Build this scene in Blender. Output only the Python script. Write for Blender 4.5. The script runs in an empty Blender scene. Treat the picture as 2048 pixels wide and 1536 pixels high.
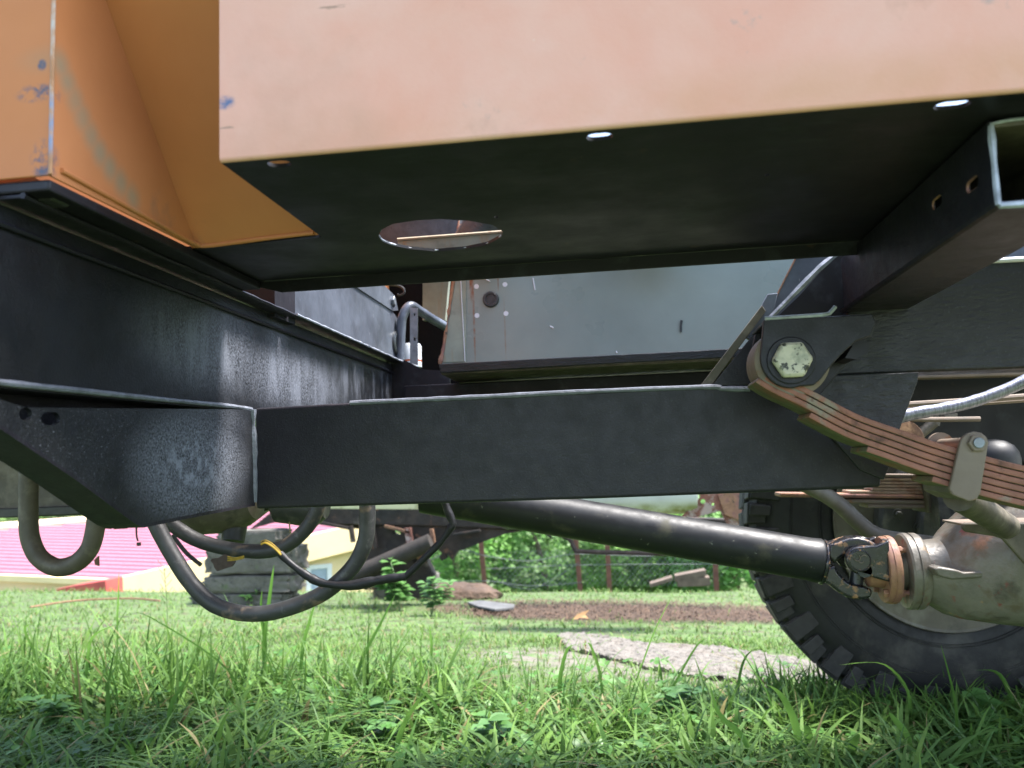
import bpy, bmesh, math, random
import numpy as np
from mathutils import Vector, Matrix, noise as mnoise
from mathutils.geometry import tessellate_polygon

C = bpy.context.scene.collection
rnd = random.Random(7)
RS = np.random.RandomState(11)

# ------------------------------------------------------------------ camera
# world frame = frame of the parked truck: X along it, Y across it (away from the viewer), Z up
F = 1650.0
EYE = Vector((0, 0, 0.63))
ydir = Vector((226, 152, F)).normalized()
xdir = Vector((12450, -600, -F)); xdir = (xdir - ydir * xdir.dot(ydir)).normalized()
zdir = xdir.cross(ydir)                      # components (right, down, forward)
def to_world(c):
    return Vector((xdir.dot(c), ydir.dot(c), zdir.dot(c)))
right, down, fwd = to_world(Vector((1,0,0))), to_world(Vector((0,1,0))), to_world(Vector((0,0,1)))
cam_data = bpy.data.cameras.new('camera'); cam = bpy.data.objects.new('camera', cam_data); C.objects.link(cam)
m = Matrix.Identity(4)
for i in range(3):
    m[i][0] = right[i]; m[i][1] = -down[i]; m[i][2] = -fwd[i]; m[i][3] = EYE[i]
cam.matrix_world = m
cam_data.sensor_width = 36; cam_data.lens = F / 2048 * 36
cam_data.clip_start = 0.02; cam_data.clip_end = 600
cam_data.dof.use_dof = True; cam_data.dof.focus_distance = 1.1; cam_data.dof.aperture_fstop = 7.5
bpy.context.scene.camera = cam

# ------------------------------------------------------------------ light
SUN_DIR = Vector((0.42, 0.10, 0.90)).normalized()      # towards the sun
world = bpy.data.worlds.new('World'); bpy.context.scene.world = world; world.use_nodes = True
wn = world.node_tree.nodes; wl = world.node_tree.links; wn.clear()
sky = wn.new('ShaderNodeTexSky'); sky.sky_type = 'NISHITA'; sky.sun_disc = False
sky.sun_elevation = math.asin(SUN_DIR.z); sky.sun_rotation = math.atan2(SUN_DIR.x, SUN_DIR.y)
sky.air_density = 1.0; sky.dust_density = 1.5; sky.ozone_density = 1.0
hsv = wn.new('ShaderNodeHueSaturation'); hsv.inputs['Saturation'].default_value = 0.85
bg = wn.new('ShaderNodeBackground'); bg.inputs['Strength'].default_value = 0.15
wo = wn.new('ShaderNodeOutputWorld')
wl.new(sky.outputs[0], hsv.inputs['Color']); wl.new(hsv.outputs[0], bg.inputs['Color']); wl.new(bg.outputs[0], wo.inputs[0])
sd = bpy.data.lights.new('sun', 'SUN'); sd.energy = 3.6; sd.angle = math.radians(12); sd.color = (1, 0.96, 0.92)
sun = bpy.data.objects.new('sun', sd); C.objects.link(sun)
sun.rotation_euler = SUN_DIR.to_track_quat('Z', 'Y').to_euler(); sun.location = (3, -3, 8)
vs = bpy.context.scene.view_settings
vs.view_transform = 'Standard'; vs.look = 'None'; vs.gamma = 1; vs.use_curve_mapping = False; vs.exposure = 2.0
bpy.context.scene.cycles.max_bounces = 6
bpy.context.scene.cycles.transparent_max_bounces = 6

# ------------------------------------------------------------------ rays
def ray(px, py):
    return to_world(Vector((px - 1024, py - 768, F)))
def PY(px, py, Y):
    d = ray(px, py); return EYE + d * (Y / d.y)
def PX(px, py, X):
    d = ray(px, py); return EYE + d * (X / d.x)
def PZ(px, py, Z):
    d = ray(px, py); return EYE + d * ((Z - EYE.z) / d.z)
def PP(px, py, p0, n):
    d = ray(px, py); return EYE + d * ((p0 - EYE).dot(n) / d.dot(n))
def proj(p):
    v = Vector(p) - EYE; w = v.dot(fwd)
    return 1024 + F * v.dot(right) / w, 768 + F * v.dot(down) / w

# ------------------------------------------------------------------ materials
def nd(nt, kind, **kw):
    n = nt.nodes.new(kind)
    for k, v in kw.items():
        if k.startswith('i_'): n.inputs[k[2:].replace('_', ' ')].default_value = v
        else: setattr(n, k, v)
    return n
def maprange(nt, src, a, b, c=0, d=1, smooth=False):
    r = nd(nt, 'ShaderNodeMapRange'); r.interpolation_type = 'SMOOTHSTEP' if smooth else 'LINEAR'
    for i, v in enumerate((a, b, c, d)): r.inputs[i + 1].default_value = v
    nt.links.new(src, r.inputs[0]); return r.outputs[0]
def math_(nt, op, a, b=None):
    n = nd(nt, 'ShaderNodeMath'); n.operation = op
    for i, v in enumerate((a, b)):
        if v is None: continue
        if isinstance(v, (int, float)): n.inputs[i].default_value = v
        else: nt.links.new(v, n.inputs[i])
    return n.outputs[0]
def noise_(nt, vec, scale, detail=4, rough=.55, dist=0, stretch=None):
    if stretch:
        mp = nd(nt, 'ShaderNodeMapping'); mp.inputs['Scale'].default_value = stretch
        nt.links.new(vec, mp.inputs[0]); vec = mp.outputs[0]
    n = nd(nt, 'ShaderNodeTexNoise'); n.inputs['Scale'].default_value = scale
    n.inputs['Detail'].default_value = detail; n.inputs['Roughness'].default_value = rough
    n.inputs['Distortion'].default_value = dist
    nt.links.new(vec, n.inputs['Vector']); return n.outputs['Fac']
def region(nt, vec, c, r, soft):
    """1 inside an ellipsoid centred at c with radii r, fading over its outer part"""
    s = nd(nt, 'ShaderNodeVectorMath'); s.operation = 'SUBTRACT'; nt.links.new(vec, s.inputs[0]); s.inputs[1].default_value = c
    k = nd(nt, 'ShaderNodeVectorMath'); k.operation = 'DIVIDE'; nt.links.new(s.outputs[0], k.inputs[0]); k.inputs[1].default_value = r
    l = nd(nt, 'ShaderNodeVectorMath'); l.operation = 'LENGTH'; nt.links.new(k.outputs[0], l.inputs[0])
    return maprange(nt, l.outputs['Value'], 1 - soft, 1, 1, 0, True)
def mix(nt, fac, a, b):
    n = nd(nt, 'ShaderNodeMix'); n.data_type = 'RGBA'
    for sock, v in ((n.inputs[0], fac), (n.inputs[6], a), (n.inputs[7], b)):
        if isinstance(v, (int, float)): sock.default_value = v
        elif isinstance(v, tuple): sock.default_value = (*v[:3], 1)
        else: nt.links.new(v, sock)
    return n.outputs[2]
def material(name, col, rough=.6, metal=0., spec=.5, var=.25, vscale=8, layers=(), bump=(), coat=0, col2=None, attr=None, trans=0, stretch=None, rvar=.1):
    """layers: (colour, scale, lo, hi, regions, stretch, roughness) noise-thresholded overlays; bump: (scale, strength mm, stretch)"""
    mt = bpy.data.materials.new(name); mt.use_nodes = True; nt = mt.node_tree; nt.nodes.clear()
    out = nd(nt, 'ShaderNodeOutputMaterial'); b = nd(nt, 'ShaderNodeBsdfPrincipled')
    nt.links.new(b.outputs[0], out.inputs[0])
    geo = nd(nt, 'ShaderNodeTexCoord'); vec = geo.outputs['Object']
    base = col if isinstance(col, tuple) else tuple(col)
    n0 = noise_(nt, vec, vscale, 5, .6, .3, stretch)
    f0 = maprange(nt, n0, .3, .7)
    c2 = col2 or tuple(min(1, c * (1 + var)) for c in base); c1 = base if col2 else tuple(c * (1 - var) for c in base)
    cur = mix(nt, f0, c1, c2)
    if attr:
        a = nd(nt, 'ShaderNodeAttribute'); a.attribute_name = attr
        cur = a.outputs['Color']
    ro = maprange(nt, noise_(nt, vec, vscale * 3, 3), .3, .7, rough - rvar, rough + rvar)
    for L in layers:
        colr, sc, lo, hi = L[:4]; regs = L[4] if len(L) > 4 else None
        st = L[5] if len(L) > 5 else None; lr = L[6] if len(L) > 6 else None
        k = maprange(nt, noise_(nt, vec, sc, 6, .62, .2, st), lo, hi)
        if regs:
            rr = None
            for (c, r, soft, *kk) in regs:
                q = region(nt, vec, c, r, soft)
                if kk: q = math_(nt, 'MULTIPLY', q, kk[0])
                rr = q if rr is None else math_(nt, 'MAXIMUM', rr, q)
            k = math_(nt, 'MULTIPLY', k, rr)
        cur = mix(nt, k, cur, colr)
        if lr is not None:
            mm = nd(nt, 'ShaderNodeMix'); nt.links.new(k, mm.inputs[0]); nt.links.new(ro, mm.inputs[2]); mm.inputs[3].default_value = lr
            ro = mm.outputs[0]
    nt.links.new(cur, b.inputs['Base Color']); nt.links.new(ro, b.inputs['Roughness'])
    b.inputs['Metallic'].default_value = metal; b.inputs['Specular IOR Level'].default_value = spec
    b.inputs['Coat Weight'].default_value = coat; b.inputs['Coat Roughness'].default_value = .25
    prev = None
    for B in bump:
        bn = nd(nt, 'ShaderNodeBump'); bn.inputs['Strength'].default_value = 1; bn.inputs['Distance'].default_value = B[1] * .001
        nt.links.new(noise_(nt, vec, B[0], 4, .55, 0, B[2] if len(B) > 2 else None), bn.inputs['Height'])
        if prev: nt.links.new(prev, bn.inputs['Normal'])
        prev = bn.outputs[0]
    if prev: nt.links.new(prev, b.inputs['Normal'])
    if trans:
        t = nd(nt, 'ShaderNodeBsdfTranslucent'); nt.links.new(cur, t.inputs[0])
        ms = nd(nt, 'ShaderNodeMixShader'); ms.inputs[0].default_value = trans
        nt.links.new(b.outputs[0], ms.inputs[1]); nt.links.new(t.outputs[0], ms.inputs[2]); nt.links.new(ms.outputs[0], out.inputs[0])
    return mt

# ------------------------------------------------------------------ mesh helpers
def finish(name, bm, mt, parent=None, bevel=0, segs=2, smooth=None, label=None, ang=30):
    bmesh.ops.remove_doubles(bm, verts=bm.verts, dist=1e-6)
    if bevel:
        es = [e for e in bm.edges if len(e.link_faces) == 2 and e.calc_face_angle(0) > math.radians(ang)]
        bmesh.ops.recalc_face_normals(bm, faces=bm.faces); old = [f.normal.copy() for f in bm.faces] if len(bm.faces) < 60 else None
        res = bmesh.ops.bevel(bm, geom=es, offset=bevel, segments=segs, affect='EDGES', profile=.5, clamp_overlap=True)
        for f in bm.faces: f.smooth = False
        bm.normal_update()
        for f in res['faces']: f.smooth = old is None or all(f.normal.dot(n) < .995 for n in old)
    bmesh.ops.recalc_face_normals(bm, faces=bm.faces)
    me = bpy.data.meshes.new(name); bm.to_mesh(me); bm.free()
    if smooth and not bevel:
        for p in me.polygons: p.use_smooth = p.area < .02
    if smooth or bevel:
        fl_ = [p.use_smooth for p in me.polygons]
        me.set_sharp_from_angle(angle=math.radians(38))
        me.polygons.foreach_set('use_smooth', fl_)
    me.materials.append(mt)
    o = bpy.data.objects.new(name, me); C.objects.link(o)
    adopt(o, parent)
    if label: o['label'] = label
    return o
def adopt(o, parent):
    if parent is not None:
        o.parent = parent; o.matrix_parent_inverse = WM[parent.name].inverted()
WM = {}
def thing(name, loc, label, cat, group=None):
    o = bpy.data.objects.new(name, None); C.objects.link(o); o.location = loc
    o['label'] = label; o['category'] = cat
    if group: o['group'] = group
    o.empty_display_size = .1
    WM[o.name] = Matrix.Translation(Vector(loc)); return o
def part_root(name, parent):
    o = bpy.data.objects.new(name, None); C.objects.link(o); o.parent = parent
    o.matrix_parent_inverse = WM[parent.name].inverted(); WM[o.name] = Matrix.Identity(4); o.empty_display_size = .05
    return o
def tag(o, label=None, cat=None, group=None, kind=None):
    for k, v in (('label', label), ('category', cat), ('group', group), ('kind', kind)):
        if v: o[k] = v
    return o
def as_parent(o):
    WM[o.name] = Matrix.Identity(4); return o

def prism(bm, loops, vec):
    """closed solid from a planar polygon (first loop) with optional holes, pushed along vec"""
    if isinstance(loops[0][0], (int, float)): loops = [loops]
    vec = Vector(vec); loops = [[Vector(p) for p in L] for L in loops]
    flat = [p for L in loops for p in L]
    a = [bm.verts.new(p) for p in flat]; b = [bm.verts.new(p + vec) for p in flat]
    if len(loops) == 1:
        bm.faces.new(a); bm.faces.new(list(reversed(b)))
    else:
        for side in (a, b):
            es = []; k = 0
            for L in loops:
                n = len(L)
                for i in range(n): es.append(bm.edges.new((side[k + i], side[k + (i + 1) % n])))
                k += n
            bmesh.ops.triangle_fill(bm, edges=es, use_beauty=True, normal=vec)
    k = 0
    for L in loops:
        n = len(L)
        for i in range(n):
            j = (i + 1) % n
            bm.faces.new([a[k + i], a[k + j], b[k + j], b[k + i]])
        k += n
def box(bm, lo, hi):
    x0, y0, z0 = lo; x1, y1, z1 = hi
    prism(bm, [(x0,y0,z0), (x1,y0,z0), (x1,y1,z0), (x0,y1,z0)], (0, 0, z1 - z0))
def frame_of(t):
    t = t.normalized(); u = t.cross(Vector((0, 0, 1)))
    if u.length < .05: u = t.cross(Vector((0, 1, 0)))
    u.normalize(); return u, t.cross(u).normalized()
def smooth_path(pts, n=6):
    pts = [Vector(p) for p in pts]; out = []
    for i in range(len(pts) - 1):
        p0 = pts[max(i - 1, 0)]; p1 = pts[i]; p2 = pts[i + 1]; p3 = pts[min(i + 2, len(pts) - 1)]
        for k in range(n):
            t = k / n
            out.append(.5 * ((2*p1) + (p2 - p0)*t + (2*p0 - 5*p1 + 4*p2 - p3)*t*t + (3*p1 - p0 - 3*p2 + p3)*t**3))
    out.append(pts[-1]); return out
def tube(bm, pts, r, n=14, sm=0, jitter=0):
    if sm: pts = smooth_path(pts, sm)
    pts = [Vector(p) for p in pts]; rings = []; u = None
    for i, p in enumerate(pts):
        t = (pts[min(i + 1, len(pts) - 1)] - pts[max(i - 1, 0)]).normalized()
        if u is None: u, _ = frame_of(t)
        u = (u - t * u.dot(t)).normalized(); v = t.cross(u)
        rr = r[i * len(r) // len(pts)] if isinstance(r, (list, tuple)) else r
        if jitter: rr *= 1 + jitter * (mnoise.noise(p * 60))
        rings.append([bm.verts.new(p + (u * math.cos(a) + v * math.sin(a)) * rr) for a in [2*math.pi*k/n for k in range(n)]])
    for a, b in zip(rings, rings[1:]):
        for k in range(n): bm.faces.new([a[k], a[(k+1) % n], b[(k+1) % n], b[k]])
    bm.faces.new(list(reversed(rings[0]))); bm.faces.new(rings[-1])
def lathe(bm, c, axis, prof, n=32, a0=0, a1=2*math.pi, wob=None):
    """prof: (distance along axis, radius)"""
    c = Vector(c); axis = Vector(axis).normalized(); u, v = frame_of(axis); rings = []
    for d, r in prof:
        rings.append([bm.verts.new(c + axis*d + (u*math.cos(a) + v*math.sin(a))*max(r, 1e-4)) for a in [a0 + (a1-a0)*k/n for k in range(n)]])
    for a, b in zip(rings, rings[1:]):
        for k in range(n): bm.faces.new([a[k], a[(k+1) % n], b[(k+1) % n], b[k]])
    bm.faces.new(list(reversed(rings[0]))); bm.faces.new(rings[-1])
def cyl(bm, a, b, r0, r1=None, n=24):
    a, b = Vector(a), Vector(b)
    lathe(bm, a, b - a, [(0, r0), ((b - a).length, r0 if r1 is None else r1)], n)
def hexbolt(bm, c, axis, r, h, n=6):
    lathe(bm, c, axis, [(0, r), (h * .85, r), (h, r * .86)], n)
def arc(cx, cy, r, a0, a1, n):
    return [(cx + r*math.cos(math.radians(a0 + (a1-a0)*k/n)), cy + r*math.sin(math.radians(a0 + (a1-a0)*k/n))) for k in range(n + 1)]
def slot(cx, cy, hw, hh, n=6):
    pts = []
    k = max(hw - hh, 0)
    for a in range(-n, n + 1): pts.append((cx + k + hh*math.cos(a/n*math.pi/2), cy + hh*math.sin(a/n*math.pi/2)))
    for a in range(-n, n + 1): pts.append((cx - k - hh*math.cos(a/n*math.pi/2), cy - hh*math.sin(a/n*math.pi/2)))
    return pts
def NB(): return bmesh.new()

# ------------------------------------------------------------------ paints and metals
def c8(r, g, b): return tuple(((v/255 + .055)/1.055)**2.4 if v > 10 else v/255/12.92 for v in (r, g, b))
DUST = (.17, .185, .225)
Lx = -.467
sprayA = tuple(PX(420, 690, Lx)); sprayB = tuple(PX(600, 760, Lx)); sprayC = tuple(PX(390, 930, Lx)); sprayD = tuple(PX(410, 840, Lx))
BL = (.0145, .0132, .0185)
black_plain = material('black_chassis_paint', BL, .42, var=.3, vscale=14, bump=((420, .35), (60, .5)), spec=.35,
    layers=[((.03, .032, .038), 300, .56, .72), ((.06, .045, .035), 9, .68, .8, None, None, .7)])
black_pan = material('black_floor_paint', (.010, .0085, .0125), .5, spec=.35, var=.35, vscale=5, bump=((300, .12), (18, .6)),
    layers=[((.05, .055, .065), 40, .4, .7, [(tuple(PZ(1380, 420, .86)), (.05, .09, .05), .9, .5), (tuple(PZ(1690, 485, .86)), (.02, .02, .05), .7, .9)]), ((.10, .10, .11), 500, .76, .78), ((.04, .025, .018), 26, .66, .72), ((.035, .038, .045), 30, .55, .8, None, (1, 12, 1))])  # first layer paints a bluish sheen and a pale corner scuff
black_spray = material('black_paint_with_overspray_and_light', (.007, .0078, .0105), .45, var=.3, vscale=14, bump=((420, .4), (90, .4)), layers=[  # pale layers are overspray plus the light falling on the panel
    (DUST, 420, .36, .72, [(sprayA, (.2, .2, .075), .85), (sprayB, (.2, .3, .065), .8, .9), (tuple(PX(560, 690, Lx)), (.2, .06, .09), .9, .6)], (1, 1, .8), .85),
    ((.16, .175, .215), 26, .45, .62, [(sprayA, (.2, .16, .06), .9, .8), (sprayB, (.2, .3, .06), .8, .55), (tuple(PX(740, 770, Lx)), (.2, .3, .05), .7, .5)], (1, 1, .25), .8)])
black_spray2 = material('black_gusset_under_grey_overspray', (.009, .010, .013), .45, var=.3, vscale=14, bump=((420, .5),), layers=[
    (DUST, 420, .36, .72, [(sprayC, (.2, .15, .075), .5), (sprayD, (.2, .13, .04), .8, .6)], None, .85),
    ((.2, .22, .27), 60, .48, .6, [(sprayC, (.2, .1, .045), .8, .7)], None, .8),
    (DUST, 330, .6, .7, [(tuple(PX(200, 880, Lx)), (.2, .2, .1), .8, .8)], (1, 1, 2), .8)])
black_wrinkle = material('wrinkled_black_chassis_paint', (.012, .0125, .016), .4, var=.3, vscale=18, spec=.45,
    bump=((70, 1.1, (1, 1, 3)), (260, .5), (24, 1)), layers=[((.04, .043, .052), 260, .58, .75)])
weld_edge_mt = material('weld_bead_and_edge_highlight', (.13, .14, .17), .5, var=.4, vscale=60, bump=((200, .8),))  # weld grey, also used for the painted edge highlights
edge_mt = material('bare_and_lit_edge', (.34, .36, .42), .45, metal=.2, var=.4, vscale=60, bump=((260, .5),))  # bare cut metal, and pale edges standing in for lit ones
pink = material('pale_pink_primer', (.66, .305, .215), .5, var=.07, vscale=7, spec=.3, col2=(.68, .395, .31), layers=[
    ((.54, .28, .15), 4, .35, .6, [((.3, .558, .872), (1.2, .1, .035), 1, .7)]), ((.70, .44, .37), 3.5, .5, .75), ((.40, .22, .15), 9, .62, .85), ((.3, .2, .16), 90, .74, .78), ((.7, .55, .45), 60, .73, .77), ((.36, .22, .16), 34, .69, .73, None, (.35, 1, 2.5)), ((.44, .24, .16), 2.2, .55, .8),
    ((.10, .14, .26), 90, .42, .6, [((-.284, .558, .905), (.012, .05, .007), .5)]),
    ((.45, .3, .25), 22, .68, .75)], bump=((2.2, 9), (300, .15)))
OR = (.47, .175, .068)
P1 = PX(60, 180, -.47)
def pfront(px, py): return tuple(PY(px, py, .555))
def pside(px, py): return tuple(PX(px, py, -.4215))
orange = material('orange_primer', OR, .5, var=.1, vscale=6, spec=.2, col2=(.55, .215, .085), layers=[
    ((.25, .22, .15), 9, .2, .5, [(pside(x_, y_), (.05, .018, .020), 1, .75) for x_, y_ in ((122, 130), (135, 165), (150, 200), (165, 235), (182, 270), (200, 305), (220, 335), (242, 365), (265, 395))]),
    ((.085, .10, .15), 120, .42, .6, [(pfront(74, 186), (.022, .02, .009), .6), (pfront(84, 320), (.012, .02, .02), .6), (pfront(84, 130), (.005, .02, .006), .6)]),
    ((.30, .15, .10), 12, .6, .75), ((.6, .5, .4), 500, .75, .78)])
cream_edge = material('cream_overspray', (.5, .42, .3), .6, var=.25, vscale=40, layers=[((.2, .07, .03), 40, .55, .65)])
bead_mt = material('orange_edge_with_pale_wear', (.42, .20, .08), .4, var=.3, vscale=30, layers=[((.45, .40, .36), 30, .45, .6, [(pfront(94, 60), (.02, .02, .1), .5)]), ((.2, .24, .36), 40, .4, .55, [(pfront(92, 250), (.02, .02, .03), .5)])])
greygreen = material('grey_green_panel', (.20, .245, .235), .35, var=.08, vscale=4, coat=.3, bump=((6, 1.2),), layers=[
    ((.25, .31, .30), 3, .4, .7),
    ((.2, .075, .03), 60, .3, .6, [(tuple(PY(943, 575, 1.7)), (.006, .05, .04), .5), (tuple(PY(948, 640, 1.7)), (.0025, .05, .11), .3, .8), (tuple(PY(1010, 660, 1.7)), (.002, .05, .08), .5, .5), (tuple(PY(996, 560, 1.7)), (.002, .05, .03), .5, .8)]),
    ((.5, .52, .5), 260, .73, .76), ((.22, .27, .27), 30, .66, .8, None, (3, 3, .15))])
greygreen_in = material('grey_green_cab_interior', (.20, .25, .25), .5, var=.1, vscale=5)
palegreen = material('pale_green_panel', (.27, .30, .25), .55, var=.2, vscale=20, layers=[((.30, .19, .10), 14, .55, .75, None, (4, 4, .5)), ((.06, .07, .06), 14, .62, .8)])
bluegrey = material('blue_grey_steel', (.12, .135, .17), .42, metal=.35, var=.3, vscale=12, layers=[((.45, .48, .52), 120, .68, .72, None, (4, 1, .4)), ((.04, .042, .05), 7, .5, .75)], bump=((10, 1.5), (150, .2)))
rust_spring = material('salmon_primer_leaf', (.26, .105, .068), .62, var=.22, vscale=40, layers=[((.24, .20, .15), 30, .56, .66), ((.12, .05, .035), 60, .58, .7)], bump=((160, .3),))
olive_leaf = material('olive_leaf_coating', (.13, .13, .075), .6, var=.35, vscale=30, layers=[((.24, .10, .065), 14, .5, .65), ((.03, .03, .02), 30, .58, .68)])
olive = material('olive_grey_paint', (.085, .072, .052), .55, var=.25, vscale=18, layers=[((.16, .14, .10), 30, .5, .7), ((.03, .03, .025), 14, .6, .72)], bump=((120, .4),))
diff_mt = material('grey_green_axle_paint', (.175, .16, .135), .45, metal=.15, var=.2, vscale=12, coat=.2, layers=[
    ((.26, .075, .065), 34, .61, .68), ((.42, .25, .10), 26, .64, .70), ((.30, .16, .10), 8, .55, .6, [(tuple(PY(1985, 1080, 1.3)), (.04, .2, .022), .3)]),
    ((.05, .045, .035), 16, .52, .7), ((.13, .10, .07), 40, .5, .7)], bump=((90, 1.2), (14, 2.5)))
clamp_mt = material('khaki_clamp_paint', (.19, .145, .11), .6, var=.15, vscale=20, layers=[((.22, .10, .045), 30, .62, .7), ((.10, .10, .08), 9, .55, .75)], bump=((140, .3),))
bolt_white = material('white_paint_on_bolt', (.56, .52, .42), .5, var=.12, vscale=60, layers=[((.05, .05, .045), 110, .56, .60), ((.30, .30, .24), 50, .5, .65)], bump=((300, .4), (90, .8)))
bolt_dark = material('dark_bolt', (.05, .055, .06), .35, metal=.5, var=.3, vscale=60)
bolt_bare = material('bare_steel_bolt', (.22, .24, .27), .4, metal=.6, var=.3, vscale=60)
rusty = material('rusty_iron', (.17, .085, .05), .75, var=.35, vscale=30, layers=[((.30, .17, .09), 60, .5, .65), ((.03, .025, .02), 20, .55, .7)], bump=((120, .8),))
copper_rust = material('orange_rusted_steel', (.32, .17, .10), .6, metal=.1, var=.3, vscale=60, layers=[((.25, .12, .10), 30, .45, .6), ((.04, .035, .03), 50, .6, .7)], bump=((200, .4),))
shaft_mt = material('satin_black_driveshaft', (.009, .010, .012), .48, var=.2, vscale=20, spec=.4, layers=[((.17, .17, .14), 70, .66, .72, None, None, .8), ((.05, .048, .03), 14, .6, .72, None, None, .7)], bump=((40, .3),))
yoke_mt = material('chipped_black_yoke', (.016, .016, .02), .3, var=.3, vscale=30, coat=.4, layers=[((.27, .15, .075), 80, .57, .64, None, None, .8), ((.25, .24, .2), 160, .68, .72)], bump=((150, .5),))
rubber = material('tyre_rubber', (.012, .0115, .013), .62, var=.25, vscale=14, layers=[((.075, .07, .06), 10, .55, .8), ((.12, .11, .09), 300, .7, .76)], bump=((160, .4), (20, .8)))
rubber_dusty = material('dusty_tread_rubber', (.028, .026, .026), .7, var=.3, vscale=20, layers=[((.015, .015, .015), 30, .5, .7)], bump=((160, .4),))
rim_mt = material('grey_green_rim', (.125, .110, .085), .5, var=.25, vscale=14, layers=[((.2, .19, .15), 18, .5, .7), ((.04, .04, .035), 10, .58, .75)], bump=((90, .4),))
dark_iron = material('dark_greasy_iron', (.03, .03, .028), .5, var=.5, vscale=20, layers=[((.09, .085, .07), 30, .55, .7)], bump=((60, 1),))
hose_mt = material('black_rubber_hose', (.03, .03, .031), .5, var=.25, vscale=30, layers=[((.17, .12, .08), 24, .56, .68, None, None, .85), ((.10, .10, .095), 50, .6, .72)], bump=((220, .3),))
tape_mt = material('black_electrical_tape', (.010, .010, .012), .5, var=.2, vscale=40, spec=.35, bump=((90, 1.0),))
yellow_wire = material('yellow_wire', (.30, .20, .025), .5, var=.3, vscale=90)
tan_wire = material('tan_wire', (.35, .25, .13), .6)
white_plastic = material('white_plastic', (.72, .74, .76), .4, var=.03)
orange_cap = material('orange_plastic', (.65, .13, .03), .4, var=.05)
white_mark_mt = material('white_marks_and_edge_highlight', (.7, .72, .8), .5, var=.03)  # white marks, and the painted highlight on the upper rail
yellow_tag = material('scrap_brown_tape', (.05, .03, .022), .7, var=.3, vscale=60, bump=((100, 1),))
pipe_shiny = material('silvery_sleeve', (.24, .25, .30), .35, metal=.5, var=.35, vscale=60, stretch=(8, 1, 1), bump=((120, .8, (3, 1, 1)),))
body_cream = material('cream_vehicle_paint', (.52, .50, .30), .45, var=.12, vscale=5, layers=[((.18, .18, .06), 10, .52, .7)])
tank_white = material('white_olive_tank', (.55, .58, .55), .4, var=.1, vscale=4, layers=[((.20, .21, .06), 9, .4, .6, [(tuple(PY(1270, 1032, 3.6)), (1, .5, .06), .6)])])  # olive tone towards the bottom of the tank
concrete = material('rough_grey_concrete', (.12, .112, .095), .9, var=.3, vscale=10, layers=[((.05, .05, .045), 30, .58, .7), ((.10, .13, .06), 8, .62, .72)], bump=((40, 9), (160, 3)))
dirt_mt = material('brown_soil_lump', (.085, .055, .038), .95, var=.4, vscale=12, bump=((40, 12), (150, 4)))

# ================================================================== TRUCK
FZ = .86                                    # underside of the cab floor
truck = thing('truck', (0, 1.3, 0), 'half repaired truck with black chassis, orange primed cab and big knobbly tyre', 'truck')

# pink side panel of the sill with its bottom fold
bm = NB(); r = .003; y0 = .558
prof = [(y0, 1.42), (y0, FZ + r)] + [(y0 + r - r*math.cos(a), FZ + r - r*math.sin(a)) for a in [math.pi/2*k/5 for k in range(1, 6)]]
inner = [(y + .003, z + .002) for y, z in reversed(prof)]
inner[0] = (prof[-1][0], prof[-1][1] + .0025)
loop = prof + inner
xl = -.2865
prism(bm, [(xl, y, z) for y, z in loop], (1.75, 0, 0))
finish('side_panel', bm, pink, truck, smooth=True, label='pale pink primed side panel')

bm = NB(); box(bm, (xl + .002, y0 + .0045, FZ + .012), (1.46, y0 + .0065, 1.418)); finish('unseen_bounce_liner', bm, greygreen_in, truck)  # unseen liner added so the panel back bounces grey-green, not pink
# black floor pan with oval hole and three slots
bm = NB()
outer = [(xl, y0 + r), (1.46, y0 + r), (1.46, .932), (-.462, .932), (-.462, .776), (-.29, .769), (xl, .766)]
outer = [Vector((x, y, FZ)) for x, y in outer]
hole_px = [(757, 472), (762, 460), (785, 448), (830, 441), (880, 438), (940, 442), (985, 450), (1005, 463), (1003, 474), (975, 489), (930, 498), (872, 503), (820, 498), (785, 491), (765, 483)]
hole = [PZ(x, y, FZ) for x, y in hole_px]
holes = [hole]
for cx, cy, hw, hh in ((559, 328, 26, 5.5), (1199, 274, 27, 7), (1904, 211, 33, 8)):
    c = PZ(cx, cy, FZ); hwx = hw * c.y / F; hhy = .0065
    holes.append([Vector((c.x + a, c.y + b, FZ)) for a, b in slot(0, 0, hwx, hhy)])
for cx, cy in ((1534, 350), (992, 434)):
    c = PZ(cx, cy, FZ); holes.append([Vector((c.x + .002*math.cos(a), c.y + .003*math.sin(a), FZ)) for a in [k*math.pi/4 for k in range(8)]])
prism(bm, [outer] + holes, (0, 0, .003))
pan = as_parent(finish('floor_pan', bm, black_pan, truck, label='black painted cab floor seen from below, with an oval cutout'))
# downturned rear flange of the pan
bm = NB(); prism(bm, [(-.462, .9323, FZ + .003), (1.46, .9323, FZ + .003), (1.46, .9323, FZ - .0145), (-.40, .9323, FZ - .0145)], (0, .003, 0))
finish('flange', bm, black_pan, pan, bevel=.0008)
bm = NB(); tube(bm, [(-.42 + k*.05, .9295, FZ + .0005) for k in range(38)], .0011, 6, jitter=1.4)
finish('seam', bm, dark_iron, pan, smooth=True)
# bright hacksawed rim of the oval hole
bm = NB(); tube(bm, [p + Vector((0, .0005, .0015)) for p in hole[8:] + hole[:2]], .0009, 6, 5, jitter=1.2)
finish('cut_rim', bm, edge_mt, pan, smooth=True)

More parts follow.
